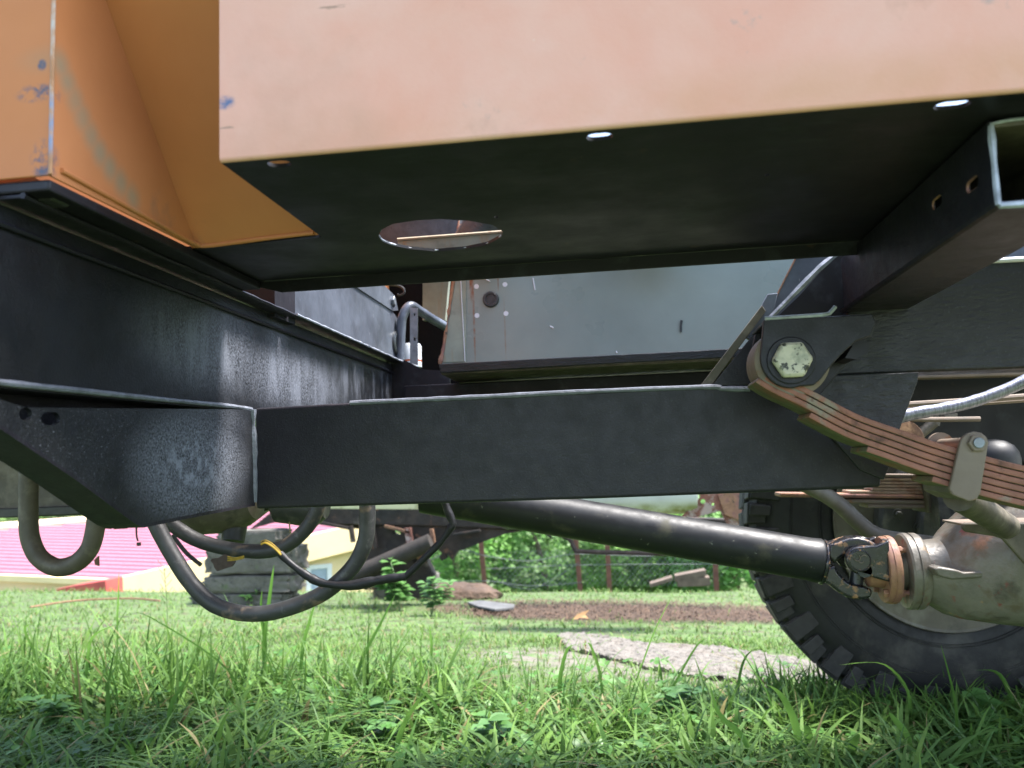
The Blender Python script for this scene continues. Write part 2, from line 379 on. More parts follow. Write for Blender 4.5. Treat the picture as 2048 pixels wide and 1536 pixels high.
# orange cowl: front sheet, side sheet and toe board
sx = -.4215; fy = .555
bm = NB(); prism(bm, [(sx, fy, FZ), (-1.3, fy, FZ), (-1.3, fy, 1.42), (sx + .006, fy, 1.42)], (0, .0025, 0))
finish('cowl_front', bm, orange, truck, bevel=.0011)
top = PX(212, 0, sx); tb = Vector((sx, .773, FZ))
k = (fy + .004 - tb.y) / (top.y - tb.y); t2 = tb + (top - tb) * k
bm = NB(); prism(bm, [(sx, fy + .0026, FZ), (sx, tb.y, FZ), tuple(t2)], (-.0025, 0, 0))
finish('cowl_side', bm, orange, truck, bevel=.0008, label='orange cowl side with a worn grey green patch')
bm = NB(); prism(bm, [(sx - .006, tb.y, FZ), (-.2868, tb.y, FZ), (-.2868, t2.y, t2.z), (sx - .006, t2.y, t2.z)], (0, .003, .001))
finish('toe_board', bm, orange, truck, bevel=.0008)
bm = NB(); tube(bm, [(sx + .001, fy + .012, FZ + .008), (sx + .001, .69, FZ + .005), (sx + .003, .762, FZ + .002), (sx + .016, .771, FZ + .001), (-.36, .769, FZ + .003), (-.295, .767, FZ + .005)], .0022, 8, 5)
finish('seam_sealer', bm, orange, truck, smooth=True)
bm = NB(); tube(bm, [(sx + .0003, fy + .0005, FZ + .001), (sx + .0003, fy + .0005, 1.4)], .0016, 8, 0); finish('corner_bead', bm, bead_mt, truck, smooth=True)

# black cross panel running inwards (constant X)
ptop = PX(60, 405, Lx).z; pbot = PX(300, 800, Lx).z
bm = NB(); prism(bm, [(Lx - .004, .35, pbot), (Lx - .004, 1.95, pbot), (Lx - .004, 1.95, FZ - .015), (Lx - .004, .35, FZ - .015)], (-.004, 0, 0))
finish('cross_panel', bm, black_spray, truck, bevel=.001, label='black cross panel dusted with grey overspray and painted light')
bm = NB(); box(bm, (Lx - .03, .35, FZ - .0105), (Lx - .002, 1.9, FZ - .007))
finish('panel_ledge', bm, black_pan, truck, bevel=.0008)
# angle flange on top of the cross panel, its lit edge painted pale
fl = [PX(20, 398, Lx + .018), PX(480, 585, Lx + .018), PX(843, 738, Lx + .018)]
zf = .846
for a, b, mtl in ((.56, 1.09, black_plain), (1.096, 1.42, black_plain), (1.425, 1.78, black_plain)):
    bm = NB(); z1 = zf + (.002 if a > 1 else 0)
    box(bm, (Lx - .003, a, z1), (Lx + .019, b, z1 + .003)); 
    fo = as_parent(finish('angle_flange', bm, mtl, truck, bevel=.0006))
    bm = NB(); tube(bm, [(Lx + .0195, a + (b-a)*k/24, z1 + .002 + .0008*mnoise.noise(Vector((k, a, 0)))) for k in range(25)], .0018, 6, jitter=1)
    finish('lit_flange_edge', bm, edge_mt if a > 1 else black_plain, fo, smooth=True)  # pale tube paints the lit edge; the near length stays black
bm = NB(); tube(bm, [(Lx - .001, .5, zf - .018), (Lx - .001, 1.7, zf - .018)], .0025, 6); finish('seam', bm, black_plain, truck, smooth=True)
bm = NB(); hexbolt(bm, PX(570, 635, Lx), (1, 0, 0), .006, .005); finish('bolt', bm, black_plain, truck, bevel=.0004)
# cab body above the cross panel, shaded black box behind the flange
bm = NB(); box(bm, (-1.3, .559, FZ - .0102), (-.4245, .93, FZ - .001)); finish('body_mount', bm, black_pan, truck, bevel=.002)
bm = NB(); prism(bm, [PY(-60, 384, .575), PY(100, 380, .575), PY(114, 390, .575), PY(100, 400, .575), PY(-60, 407, .575)], (0, .02, 0)); finish('mount_shim', bm, dark_iron, truck, bevel=.001)

# lower outrigger with slanted underside
g_px = [(-170, 742), (0, 764), (180, 783), (340, 800), (470, 813), (505, 819), (510, 1006), (400, 1026), (288, 1048), (270, 1040), (150, 950), (0, 848), (-170, 730)]
gp = [PX(x, y, Lx) for x, y in g_px[:-1]]
h1 = [PX(x, y, Lx) for x, y in slot(51, 828, 9, 13)]
h2 = [PX(x, y, Lx) for x, y in slot(101, 837, 19, 13)]
bm = NB(); prism(bm, [gp, h1, h2], (-.004, 0, 0))
og = as_parent(finish('outrigger', bm, black_spray2, truck, label='black outrigger gusset dusted with grey overspray'))
bm = NB()
bot = gp[6:12]
for a, b in zip(bot, bot[1:]):
    prism(bm, [a, b, b + Vector((-.04, 0, 0)), a + Vector((-.04, 0, 0))], (0, 0, -.0035))
finish('bottom_plate', bm, black_plain, og, smooth=False)
bm = NB(); prism(bm, [p + Vector((-.038, 0, 0)) for p in gp], (-.003, 0, 0)); finish('back_plate', bm, black_plain, og)
bm = NB()
for a, b in zip(gp[:5], gp[1:6]): prism(bm, [a + Vector((-.004, 0, -.001)), b + Vector((-.004, 0, -.001)), b + Vector((-.04, 0, -.001)), a + Vector((-.04, 0, -.001))], (0, 0, -.003))
finish('top_plate', bm, black_plain, og)
bm = NB(); tube(bm, [PX(505, 819, Lx), PX(507, 860, Lx), PX(509, 930, Lx), PX(511, 1004, Lx)], .0042, 8, 6, jitter=.6)
finish('weld_bead', bm, weld_edge_mt, og, smooth=True)
bm = NB(); tube(bm, [PX(x, y, Lx) + Vector((-.002, 0, 0)) for x, y in g_px[0:6]], .0028, 8, 4, jitter=.3)
finish('rolled_edge_highlight', bm, weld_edge_mt, og, smooth=True)  # pale tube painted as a highlight on the outrigger's top edge

# main rail
RY = 1.0
bm = NB(); prism(bm, [PY(x, y, RY) for x, y in [(509, 816), (800, 800), (1420, 772), (1500, 773), (1560, 775), (1700, 905), (1764, 935), (1762, 974), (1640, 980), (1200, 997), (512, 1018)]], (0, .062, 0))
finish('frame_rail', bm, black_plain, truck, bevel=.0035, segs=3, label='lower black box rail of the chassis')
bm = NB(); tube(bm, [PY(x, y, RY - .001) for x, y in [(700, 806), (850, 799), (1000, 792), (1200, 782), (1420, 774), (1440, 777), (1500, 778)]], .0030, 8, 5, jitter=.3)
finish('rolled_edge_highlight', bm, weld_edge_mt, truck, smooth=True)  # pale tube paints the highlight along the rail's top edge
# kicked-up rail to the right
bm = NB(); prism(bm, [PY(x, y, RY + .012) for x, y in [(1500, 690), (1530, 655), (1690, 645), (1712, 562), (1925, 527), (2400, 494), (2400, 728), (2048, 737), (1845, 744), (1660, 752), (1530, 766)]], (0, .05, 0))
finish('upper_rail', bm, black_wrinkle, truck, bevel=.003, segs=3, label='kicked up rear rail with wrinkled black paint')
bm = NB(); tube(bm, [PY(x, y, RY + .012) for x, y in [(1922, 529), (1960, 523), (2048, 518), (2300, 503)]], .0032, 8, 5)
finish('rolled_edge_highlight', bm, white_mark_mt, truck, smooth=True)  # white tube paints the highlight on the upper rail's top
bm = NB(); prism(bm, [PY(x, y, RY - .004) for x, y in [(1540, 768), (1640, 752), (1838, 744), (1835, 765), (1800, 858), (1780, 930), (1768, 960), (1720, 940), (1600, 800)]], (0, .013, 0))
finish('gusset_plate', bm, black_wrinkle, truck, bevel=.0012)
# diagonal close-off strap of laminated plate edges
for k in range(5):
    s = .0045 * k
    a = [PY(x, y, RY + .004 + k*.0085) for x, y in [(1402, 770), (1424, 770), (1532, 622), (1524, 610)]]
    bm = NB(); prism(bm, a, (0, .0078, 0)); finish('strap_plate', bm, bluegrey if k % 2 else olive, truck, bevel=.0008)
bm = NB(); prism(bm, [PY(x, y, RY + .03) for x, y in [(1490, 675), (1535, 588), (1556, 586), (1548, 620), (1520, 690)]], (0, .006, 0)); finish('strap_end', bm, bluegrey, truck, bevel=.0008)
bm = NB(); prism(bm, [PY(x, y, RY - .001) for x, y in [(1424, 771), (1510, 665), (1534, 640), (1530, 770)]], (0, .01, 0)); finish('close_off_plate', bm, black_plain, truck, bevel=.001)
# bluish triangular sheet with an orange rim
bm = NB(); prism(bm, [PY(x, y, RY + .05) for x, y in [(1590, 518), (1600, 507), (1612, 505), (1680, 505), (1560, 640), (1528, 640)]], (0, .003, 0))
tri = as_parent(finish('bracket_sheet', bm, bluegrey, truck, bevel=.0006))
bm = NB(); tube(bm, [PY(x, y, RY + .049) for x, y in [(1530, 638), (1590, 519), (1600, 507), (1614, 504.5), (1672, 504)]], .0012, 6, 3); finish('bare_edge', bm, copper_rust, tri, smooth=True)
bm = NB(); tube(bm, [PY(x, y, .99) for x, y in [(1540, 636), (1600, 575), (1640, 535), (1674, 508)]], .0035, 6, 3, jitter=.4); finish('lit_edge', bm, edge_mt, tri, smooth=True)  # bright tube standing in for light on the sheet's edge
# bright panel seen above the upper rail
bm = NB(); prism(bm, [PY(x, y, 1.55) for x, y in [(1880, 400), (2500, 400), (2500, 560), (1880, 560)]], (0, .003, 0)); finish('far_skirt', bm, bluegrey, truck)

# body outrigger: open-ended box beam coming towards the viewer
bx0 = .2634; bz0 = .7955; bz1 = FZ - .003; w = .075; th = .003
bm = NB()
slots_ = []
for cx, cy in ((1944, 369), (1873, 405)):
    c = PX(cx, cy, bx0); slots_.append([Vector((bx0, c.y + a, c.z + b)) for a, b in slot(0, 0, .011, .0045)])
prism(bm, [[Vector((bx0, .60, bz0 + .004)), Vector((bx0, 1.0, bz0 + .004)), Vector((bx0, 1.0, bz1)), Vector((bx0, .60, bz1))]] + slots_, (th, 0, 0))
ba = as_parent(finish('box_outrigger', bm, black_plain, truck, label='open ended black box beam under the cab floor'))
bm = NB(); prism(bm, [(bx0, 0, bz0 + .004), (bx0 + .0012, 0, bz0 + .0012), (bx0 + .004, 0, bz0), (bx0 + w, 0, bz0), (bx0 + w, 0, bz0 + th), (bx0 + th, 0, bz0 + th), (bx0 + th, 0, bz0 + .004)], (0, .42, 0))
for v in bm.verts: v.co.y += .6
finish('bottom_wall', bm, black_plain, ba)
bm = NB(); box(bm, (bx0 + w - th, .6, bz0 + th), (bx0 + w, 1.0, bz1)); finish('far_wall', bm, olive, ba)
bm = NB(); box(bm, (bx0 + th, .6, bz1 - .004), (bx0 + w - th, 1.0, bz1 - .001)); finish('top_wall', bm, olive, ba)
bm = NB(); tube(bm, [(bx0 + .0015, .599, bz1 - .003), (bx0 + .0015, .599, bz0 + .006), (bx0 + .003, .599, bz0 + .002), (bx0 + .008, .599, bz0 + .001), (bx0 + w, .599, bz0 + .001)], .0024, 6, 4, jitter=.5); finish('cut_edge', bm, edge_mt, ba, smooth=True)
bm = NB(); tube(bm, [(bx0 + .001, .599, bz1 - .002), (bx0 + .02, .599, bz1 + .0), (bx0 + w, .599, bz1)], .0012, 6, 4, jitter=.5); finish('cut_edge', bm, edge_mt, ba, smooth=True)

for sl_ in slots_:
    bm = NB(); tube(bm, [p + Vector((.0012, 0, 0)) for p in sl_ + sl_[:1]], .0009, 5, 0, jitter=.8); finish('slot_rim', bm, copper_rust, ba, smooth=True)
# spring hanger
HY = .872
arc_l = arc(1583, 714, 62, 180, 75, 10)
hp = [(1527, 640), (1745, 628), (1752, 645), (1742, 672), (1712, 682), (1690, 702), (1665, 728), (1642, 758)] + [(1628, 770), (1600, 772)] + list(reversed(arc_l))[1:] 
hp = [(x, y) for x, y in hp]
bm = NB(); prism(bm, [PY(x, y, HY) for x, y in hp], (0, .007, 0))
hg = as_parent(finish('spring_hanger', bm, black_plain, truck, bevel=.0012, label='black spring hanger plate with rounded lower end'))
bm = NB(); prism(bm, [PY(x, y, HY + .074) for x, y in [(1512, 660), (1760, 640), (1700, 720), (1640, 790), (1580, 800), (1520, 770), (1500, 720)]], (0, .006, 0)); finish('rear_plate', bm, black_plain, hg, bevel=.001)
bm = NB(); a = PY(1530, 641, HY); b = PY(1745, 629, HY)
prism(bm, [a + Vector((0, .002, -.0025)), b + Vector((0, .002, -.0025)), b + Vector((0, .002, .001)), a + Vector((0, .002, .001))], (0, .085, 0)); finish('top_plate', bm, black_plain, hg, bevel=.0008)
bm = NB(); tube(bm, [PY(x, y, HY) for x, y in [(1530, 637), (1580, 634), (1650, 629), (1662, 623), (1671, 613)]], .0021, 8, 4); finish('lit_edge', bm, edge_mt, hg, smooth=True)  # bright tube painting the white highlight on the hanger top
cb = PY(1582, 721, HY)
bm = NB(); lathe(bm, cb, (0, -1, 0), [(0, .0245), (.0012, .0245), (.002, .0235)], 28); finish('washer', bm, black_plain, hg, smooth=True)
bm = NB(); lathe(bm, cb + Vector((0, -.002, 0)), (0, -1, 0), [(0, .0205), (.006, .0205), (.009, .0192), (.010, .0165)], 6); finish('bolt', bm, bolt_white, hg, bevel=.0022)
bm = NB(); prism(bm, [PY(x, y, HY + .03) for x, y in [(1690, 716), (1706, 690), (1722, 682), (1740, 684), (1735, 706), (1712, 718)]], (0, .06, 0)); finish('web_gap_shade', bm, black_pan, hg)  # solid black block put in for the shade of the gap
bm = NB(); prism(bm, [PY(x, y, 1.035) for x, y in [(1548, 640), (1600, 590), (1668, 512), (1720, 505), (1720, 660), (1548, 660)]], (0, .01, 0)); finish('dark_backing_plate', bm, black_pan, hg)  # black plate added to paint the dark interior behind the hanger

# leaf spring, near side
SY = .880; SW = .062; T = .0067
def ribbon(bm, pts, off, t, y, w, taper=0):
    """leaf following pts (x,z), offset below by off, thickness t"""
    n = len(pts); tops = []; bots = []
    for i, p in enumerate(pts):
        d = (pts[min(i+1, n-1)] - pts[max(i-1, 0)]).normalized(); nr = Vector((d.z, 0, -d.x))
        if nr.z > 0: nr = -nr
        tops.append(p + nr * off); bots.append(p + nr * (off + t))
    g = .0005
    for i in range(n - 1):
        pass
    f = [[bm.verts.new((q.x, yy, q.z)) for q in L] for L, yy in ((tops, y), (bots, y), (bots, y + w), (tops, y + w))]
    for a in range(4):
        A, B = f[a], f[(a + 1) % 4]
        for i in range(n - 1): bm.faces.new([A[i], A[i+1], B[i+1], B[i]])
    bm.faces.new([f[a][0] for a in range(4)]); bm.faces.new([f[a][-1] for a in reversed(range(4))])
sp_px = [(1500, 712), (1555, 748), (1612, 775), (1636, 787), (1700, 821), (1740, 838), (1798, 858), (1860, 880), (1912, 896), (1975, 913), (2048, 931), (2200, 963), (2500, 1000), (2800, 1015)]
sp = smooth_path([PY(x, y, SY) for x, y in sp_px], 8)
for p in sp: p.y = 0
def leaf_from(px):
    i = min(range(len(sp)), key=lambda k: abs(proj((sp[k].x, SY, sp[k].z))[0] - px))
    return sp[i:]
spring = part_root('leaf_spring', truck)
starts = [1562, 1540, 1528, 1640, 1756, 1884]
for k, s in enumerate(starts):
    bm = NB(); ribbon(bm, leaf_from(s), k * T, T - .0007, SY + .0004*(k % 2), SW, 0)
    o = finish('leaf', bm, rust_spring, spring, bevel=.0013)
    o.data.materials.append(olive_leaf)
    for p in o.data.polygons:
        if p.normal.z < -.5 or (p.normal.x < -.6): p.material_index = 1
ec = PY(1585, 720, SY)
bm = NB(); lathe(bm, ec, (0, 1, 0), [(.0005, .030), (.0005, .036), (.002, .038), (SW - .002, .038), (SW, .036), (SW, .03)], 40)
finish('spring_eye', bm, clamp_mt, spring, smooth=True)
cpl = [(1921, 884), (1926, 874), (1936, 866), (1950, 863), (1964, 866), (1974, 874), (1978, 884), (1962, 985), (1954, 1000), (1938, 1003), (1906, 990), (1899, 978)]
bm = NB(); prism(bm, [PY(x, y, SY - .007) for x, y in cpl], (0, .006, 0)); finish('clamp', bm, clamp_mt, spring, bevel=.0015)
bm = NB(); prism(bm, [PY(x, y, SY - .001) for x, y in [(1898, 966), (1950, 982), (1952, 1000), (1930, 1001), (1900, 986)]], (0, SW + .012, 0)); finish('clamp_base', bm, olive, spring, bevel=.001)
bm = NB(); prism(bm, [PY(x, y, SY + SW + .012) for x, y in [(x - 2, y + 2) for x, y in cpl]], (0, .005, 0)); finish('clamp', bm, clamp_mt, spring, bevel=.0015)
cc = PY(1953, 886, SY - .007)
bm = NB(); hexbolt(bm, cc, (0, -1, 0), .0092, .005); finish('bolt_head', bm, clamp_mt, spring, bevel=.0006)
bm = NB(); hexbolt(bm, cc + Vector((0, -.005, 0)), (0, -1, 0), .0055, .002, 12); finish('bolt_tip', bm, bolt_bare, spring, bevel=.0004)
bm = NB(); cyl(bm, cc, cc + Vector((0, SW + .03, 0)), .0062); finish('clamp_sleeve', bm, clamp_mt, spring, smooth=True)
bm = NB(); cyl(bm, cc + Vector((0, SW + .03, 0)), cc + Vector((0, SW + .036, 0)), .0135, n=30); finish('clamp_ear', bm, clamp_mt, spring, smooth=True)

# far leaf spring
far_leaf = material('lightened_tan_leaf', (.36, .24, .17), .6, var=.15, vscale=25, layers=[((.25, .11, .06), 22, .55, .65)])  # leaf colour lightened to stand in for light from the far side
fs = part_root('far_leaf_spring', truck); FY = 1.72
rows = [(1560, 992, 9), (1680, 1004.5, 9), (1735, 1014, 8)] 
ups = [(1752, 951), (1750, 958.5), (1750, 965.5), (1748, 972), (1745, 978.5), (1700, 984.5)]
for (x0, yy) in ups:
    bm = NB(); L = [PY(x0 + (2500 - x0)*k/10, yy - (x0 - 1750)*.0 + (2500 - x0)*k/10*.006, FY) for k in range(11)]
    for p in L: p.y = 0
    ribbon(bm, L, -.0029, .0057, FY, .062); finish('leaf', bm, far_leaf if yy > 952 else clamp_mt, fs, bevel=.0018)
for (x0, yy, h) in rows:
    bm = NB(); L = [PY(x0 + (2500 - x0)*k/10, yy - 2 + (2500 - x0)*k/10*.012, FY - .002) for k in range(11)]
    for p in L: p.y = 0
    ribbon(bm, L, -.0042, .0084, FY - .002, .064); finish('leaf', bm, copper_rust if yy < 1000 else clamp_mt, fs, bevel=.0028)
bm = NB(); prism(bm, [PY(x, y, FY - .02) for x, y in [(1848, 950), (1862, 950), (1874, 1028), (1858, 1026)]], (0, .1, 0)); finish('clamp', bm, olive, fs, bevel=.003)
bm = NB(); prism(bm, [PY(x, y, FY - .06) for x, y in [(1876, 985), (1905, 985), (1915, 1060), (1880, 1060)]], (0, .05, 0)); finish('u_bolt_plate', bm, dark_iron, fs, bevel=.003)

# wheel
wheel = part_root('wheel', truck); WY = 2.08
hub = PY(1890, 1046, WY); R = .452; Wd = .165
rimr = .249
bm = NB()
lathe(bm, hub, (0, 1, 0), [(.014, rimr - .012), (.006, rimr), (0, rimr + .022), (-.004, rimr + .06), (-.002, R - .09), (.006, R - .06), (.012, R - .052), (.016, R - .024), (.03, R - .014), (Wd*.5, R - .012), (Wd - .03, R - .014), (Wd - .016, R - .03), (Wd - .006, R - .06), (Wd + .004, rimr + .06), (Wd, rimr + .02), (Wd - .012, rimr - .01)], 96)
finish('tyre', bm, rubber, wheel, smooth=True)
bm = NB(); NL = 46
def tread_block(bm, a0, a1, ya, yb, r0, r1, skew=0):
    pts = []
    for (aa, yy) in ((a0, ya), (a1, ya), (a1 + skew, yb), (a0 + skew, yb)):
        for rr in (r0, r1): pts.append(Vector((hub.x + rr*math.cos(aa), hub.y + yy, hub.z + rr*math.sin(aa))))
    v = [bm.verts.new(p) for p in pts]
    for f in ((0,2,4,6), (1,7,5,3), (0,1,3,2), (2,3,5,4), (4,5,7,6), (6,7,1,0)): bm.faces.new([v[i] for i in f])
for k in range(NL):
    a = 2*math.pi*k/NL; d = 2*math.pi/NL
    e = d * .84
    tread_block(bm, a, a + e, .006, .062, R - .045, R, d*.1)             # near shoulder lug
    tread_block(bm, a + d*.5, a + d*.5 + e, Wd - .062, Wd - .006, R - .045, R, d*.1)
    tread_block(bm, a + d*.25, a + d*.25 + e, .068, .080, R - .03, R, d*.25)
    tread_block(bm, a + d*.6, a + d*.6 + e, .086, .098, R - .03, R, -d*.25)
    # side lug plates reaching down the sidewall
    tread_block(bm, a + d*.05, a + d*.05 + (e*.9 if k % 2 else e*.55), 0, .014, R - (.075 if k % 2 else .055), R - .006)
finish('tread', bm, rubber_dusty, wheel, bevel=.003)
bm = NB()
for rr in (R - .098, R - .103, rimr + .03, rimr + .036):
    tube(bm, [(hub.x + rr*math.cos(t), hub.y - .0025, hub.z + rr*math.sin(t)) for t in [2*math.pi*k/96 for k in range(97)]], .0016, 6)
for rr, n0, n1 in ((R - .125, 150, 162),):
    pass
for t in range(236, 306, 2):       # worn raised bars on the sidewall
    if t % 14 < 8:
        A = math.radians(t)
        tube(bm, [(hub.x + q*math.cos(A), hub.y - .0025, hub.z + q*math.sin(A)) for q in (R - .145, R - .118)], .0013, 5)
finish('sidewall_rings', bm, rubber, wheel, smooth=True)
bm = NB()
lathe(bm, hub, (0, 1, 0), [(-.004, rimr - .004), (-.006, rimr + .002), (-.003, rimr + .004), (.01, rimr - .002), (.012, rimr - .022), (.05, rimr - .03), (.055, rimr - .034), (.06, .15), (.062, .001)], 72)
# drop-centre: profile starts as open ring; inner face is the dish
finish('rim', bm, rim_mt, wheel, smooth=True)
bm = NB(); lathe(bm, hub + Vector((0, -.10, 0)), (0, 1, 0), [(0, .05), (0, .15), (.01, .165), (.03, .17), (.035, .165), (.15, .16)], 56)
lathe(bm, hub + Vector((0, -.14, 0)), (0, 1, 0), [(0, .03), (0, .095), (.05, .10)], 40)
finish('brake_drum', bm, dark_iron, wheel, smooth=True)
for px, py in ((1838, 1055), (1796, 1028), (1848, 1096)):
    bm = NB(); c = PY(px, py, WY - .105); lathe(bm, c, (0, -1, 0), [(0, .012), (.004, .012)], 14); hexbolt(bm, c, (0, -1, 0), .0075, .01)
    finish('drum_bolt', bm, dark_iron, wheel, bevel=.0006)
bm = NB()
for rr in (rimr - .016, rimr - .036, rimr - .046, rimr - .056):
    tube(bm, [(hub.x + rr*math.cos(t), hub.y - .018 - (rimr - rr)*.8, hub.z + rr*math.sin(t)) for t in [math.radians(35 + k*3) for k in range(40)]], .003, 6)
finish('dust_shield', bm, olive, wheel, smooth=True)

# drive shaft, universal joint
DY = 1.38
a = PY(848, 986, DY); b = PY(1642, 1122, DY); ax = (b - a).normalized()
ds = part_root('drive_shaft', truck)
bm = NB(); L = (b - a).length
lathe(bm, a, ax, [(0, .028), (0, .034), (.07, .034), (.073, .0335), (L - .02, .0335), (L - .004, .035), (L, .033)], 40)
finish('shaft_tube', bm, shaft_mt, ds, smooth=True)
bm = NB(); tube(bm, [b + ax*.003 + (Vector((0, 1, 0))*math.cos(t) + ax.cross(Vector((0,1,0)))*math.sin(t))*.0315 for t in [2*math.pi*k/30 for k in range(31)]], .0035, 7, jitter=.8)
finish('weld_bead', bm, yoke_mt, ds, smooth=True)
# tube yoke: two ears above and below
upv = Vector((0, 1, 0)).cross(ax); upv = upv if upv.z > 0 else -upv
jc = PY(1716, 1130, DY)
for s in (1, -1):
    bm = NB()
    pts = [(0, .010), (.0, .031), (.012, .036), (.030, .046), (.045, .050), (.066, .048), (.078, .043), (.079, .030), (.064, .026), (.046, .027), (.032, .021), (.020, .011), (.014, .0)]
    base = b + ax * .004 - Vector((0, .021, 0))
    prism(bm, [base + ax*(x*.92) + upv*(s*z*.95) for x, z in pts], (0, .042, 0))
    finish('yoke_ear', bm, yoke_mt, ds, bevel=.0045, segs=3)
    bm = NB(); cc2 = b + ax*.055 + upv*(s*.046); lathe(bm, cc2, upv*s, [(-.012, .0135), (.001, .0135), (.0025, .012), (.0028, .009)], 24)
    finish('bearing_cap', bm, yoke_mt, ds, smooth=True)
# cross
bm = NB(); cx = b + ax*.056
cyl(bm, cx - upv*.04, cx + upv*.04, .0105); cyl(bm, cx - Vector((0, .04, 0)), cx + Vector((0, .04, 0)), .0105)
finish('cross_joint', bm, bolt_dark, ds, smooth=True)
# flange yoke with ears front and back
X = Vector((1, 0, 0))
fc = PY(1773, 1139, DY)                                    # centre of the flange joint
for s in (-1, 1):
    bm = NB(); c = Vector((cx.x - .006, DY + s*.040, PY(1722, 1121, DY - .04).z))
    ears = []
    for t in range(90, 271, 20): ears.append(c + Vector((math.cos(math.radians(t))*.0205, 0, math.sin(math.radians(t))*.0205)))
    ears += [Vector((fc.x - .006, c.y, c.z - .034)), Vector((fc.x - .004, c.y, c.z + .030)), Vector((fc.x - .022, c.y, c.z + .022))]
    prism(bm, ears, (0, -s*.016, 0)); finish('flange_ear', bm, yoke_mt, ds, bevel=.003, segs=3)
    bm = NB(); lathe(bm, c, (0, s, 0), [(-.004, .0165), (.0018, .0165), (.0022, .0150), (.0004, .0142), (.0004, .0001)], 30)
    cp = as_parent(finish('bearing_cap', bm, yoke_mt, ds, smooth=True))
    if s < 0:       # snap ring and cast marks
        for (u0, u1, rr, ox, oz) in ((200, 420, .0045, -.0045, .004), (180, 360, .0036, .001, .0), (20, 170, .0040, .0055, .004)):
            bm = NB(); tube(bm, [c + Vector((ox + rr*math.cos(math.radians(t)), -.0016, oz + rr*math.sin(math.radians(t)))) for t in range(u0, u1, 15)], .0009, 6)
            finish('cast_mark', bm, olive, ds, smooth=True)
bm = NB(); lathe(bm, fc + Vector((-.008, 0, 0)), X, [(0, .02), (0, .050), (.003, .0515), (.008, .0515), (.0081, .0525), (.015, .0525), (.018, .051), (.018, .03)], 48)
finish('joint_flange', bm, copper_rust, ds, smooth=True)
bm = NB(); lathe(bm, fc + Vector((-.034, 0, 0)), X, [(0, .018), (.004, .026), (.026, .028)], 28); finish('flange_hub', bm, copper_rust, ds, smooth=True)
for t in (52, 128, 232, 308):
    for q, sd_ in ((.010, 1), (-.008, -1)):
        bm = NB(); c = fc + Vector((q, math.cos(math.radians(t))*.041, math.sin(math.radians(t))*.041))
        hexbolt(bm, c, (sd_, 0, 0), .0068, .007)
        if sd_ > 0: cyl(bm, c, c + Vector((.014, 0, 0)), .0042, n=10)
        finish('flange_bolt', bm, copper_rust, ds, bevel=.0005)
bm = NB(); lathe(bm, fc + Vector((.010, 0, 0)), X, [(0, .035), (.006, .034), (.022, .030), (.03, .03)], 36); finish('hub_spacer', bm, rim_mt, ds, smooth=True)

# differential
df = part_root('differential', truck)
pc = PY(1812, 1142, DY)
bm = NB(); lathe(bm, pc + Vector((-.006, 0, 0)), X, [(0, .03), (0, .056), (.003, .0585), (.010, .0585), (.0105, .057), (.0125, .057), (.013, .0585), (.022, .0585), (.026, .056), (.026, .05)], 56)
finish('pinion_flange', bm, diff_mt, df, smooth=True)
bm = NB()
secs = [(1826, 1081, 1205, .052), (1850, 1080, 1214, .055), (1878, 1077, 1232, .060), (1900, 1058, 1238, .072), (1925, 1038, 1242, .09), (1965, 1008, 1247, .11), (2030, 975, 1253, .125), (2120, 950, 1258, .135), (2300, 950, 1265, .14)]
rings = []
for px, yt, yb, hw in secs:
    zt = PY(px, yt, DY).z; zb = PY(px, yb, DY - .02).z; x = PY(px, 1140, DY).x; zc = (zt + zb)/2; hh = (zt - zb)/2; ring = []
    for k in range(40):
        t = 2*math.pi*k/40; ex = 2/2.6 if px > 1880 else 1
        ct, st = math.cos(t), math.sin(t)
        ring.append(bm.verts.new((x, DY + math.copysign(abs(ct)**ex, ct)*hw, zc + math.copysign(abs(st)**ex, st)*hh)))
    rings.append(ring)
for A, B in zip(rings, rings[1:]):
    for k in range(40): bm.faces.new([A[k], A[(k+1) % 40], B[(k+1) % 40], B[k]])
bm.faces.new(rings[0]); bm.faces.new(list(reversed(rings[-1])))
bmesh.ops.subdivide_edges(bm, edges=[e for e in bm.edges if abs(e.verts[0].co.x - e.verts[1].co.x) > .005], cuts=2, use_grid_fill=True, smooth=.6)
finish('axle_housing', bm, diff_mt, df, smooth=True)
ly = DY - .085
bm = NB(); prism(bm, [PY(x, y, ly) for x, y in [(1868, 1137), (1880, 1134), (1915, 1140), (1928, 1145), (2048, 1137), (2300, 1122), (2300, 1136), (2048, 1151), (1930, 1158), (1905, 1160), (1878, 1153)]], (0, .075, 0)); finish('housing_rib', bm, diff_mt, df, bevel=.003, segs=3)
bm = NB(); prism(bm, [PY(x, y, 1.16) for x, y in [(1926, 1048), (1932, 1046), (2400, 1046), (2400, 1240), (2070, 1150), (2006, 1078), (1990, 1073), (1932, 1064), (1926, 1058)]], (0, .008, 0)); finish('spring_seat', bm, olive, df, bevel=.002)
bm = NB(); box(bm, (PY(1930, 1048, 1.16).x, 1.168, PY(1930, 1048, 1.16).z - .003), (1.3, 1.24, PY(1930, 1048, 1.16).z)); finish('seat_top', bm, clamp_mt, df, bevel=.001)
bm = NB(); tube(bm, [PY(1918, 992, .95), PY(1965, 1022, 1.05), PY(2012, 1052, 1.16)], .0165, 16, 3); finish('axle_link', bm, olive, df, smooth=True)
bm = NB(); tube(bm, [PY(x, y, 1.58) for x, y in [(1600, 965), (1640, 984), (1675, 1006), (1712, 1040), (1745, 1066), (1785, 1078), (1835, 1084), (1890, 1092)]], .0145, 14, 5); finish('brace_tube', bm, rim_mt, df, smooth=True)

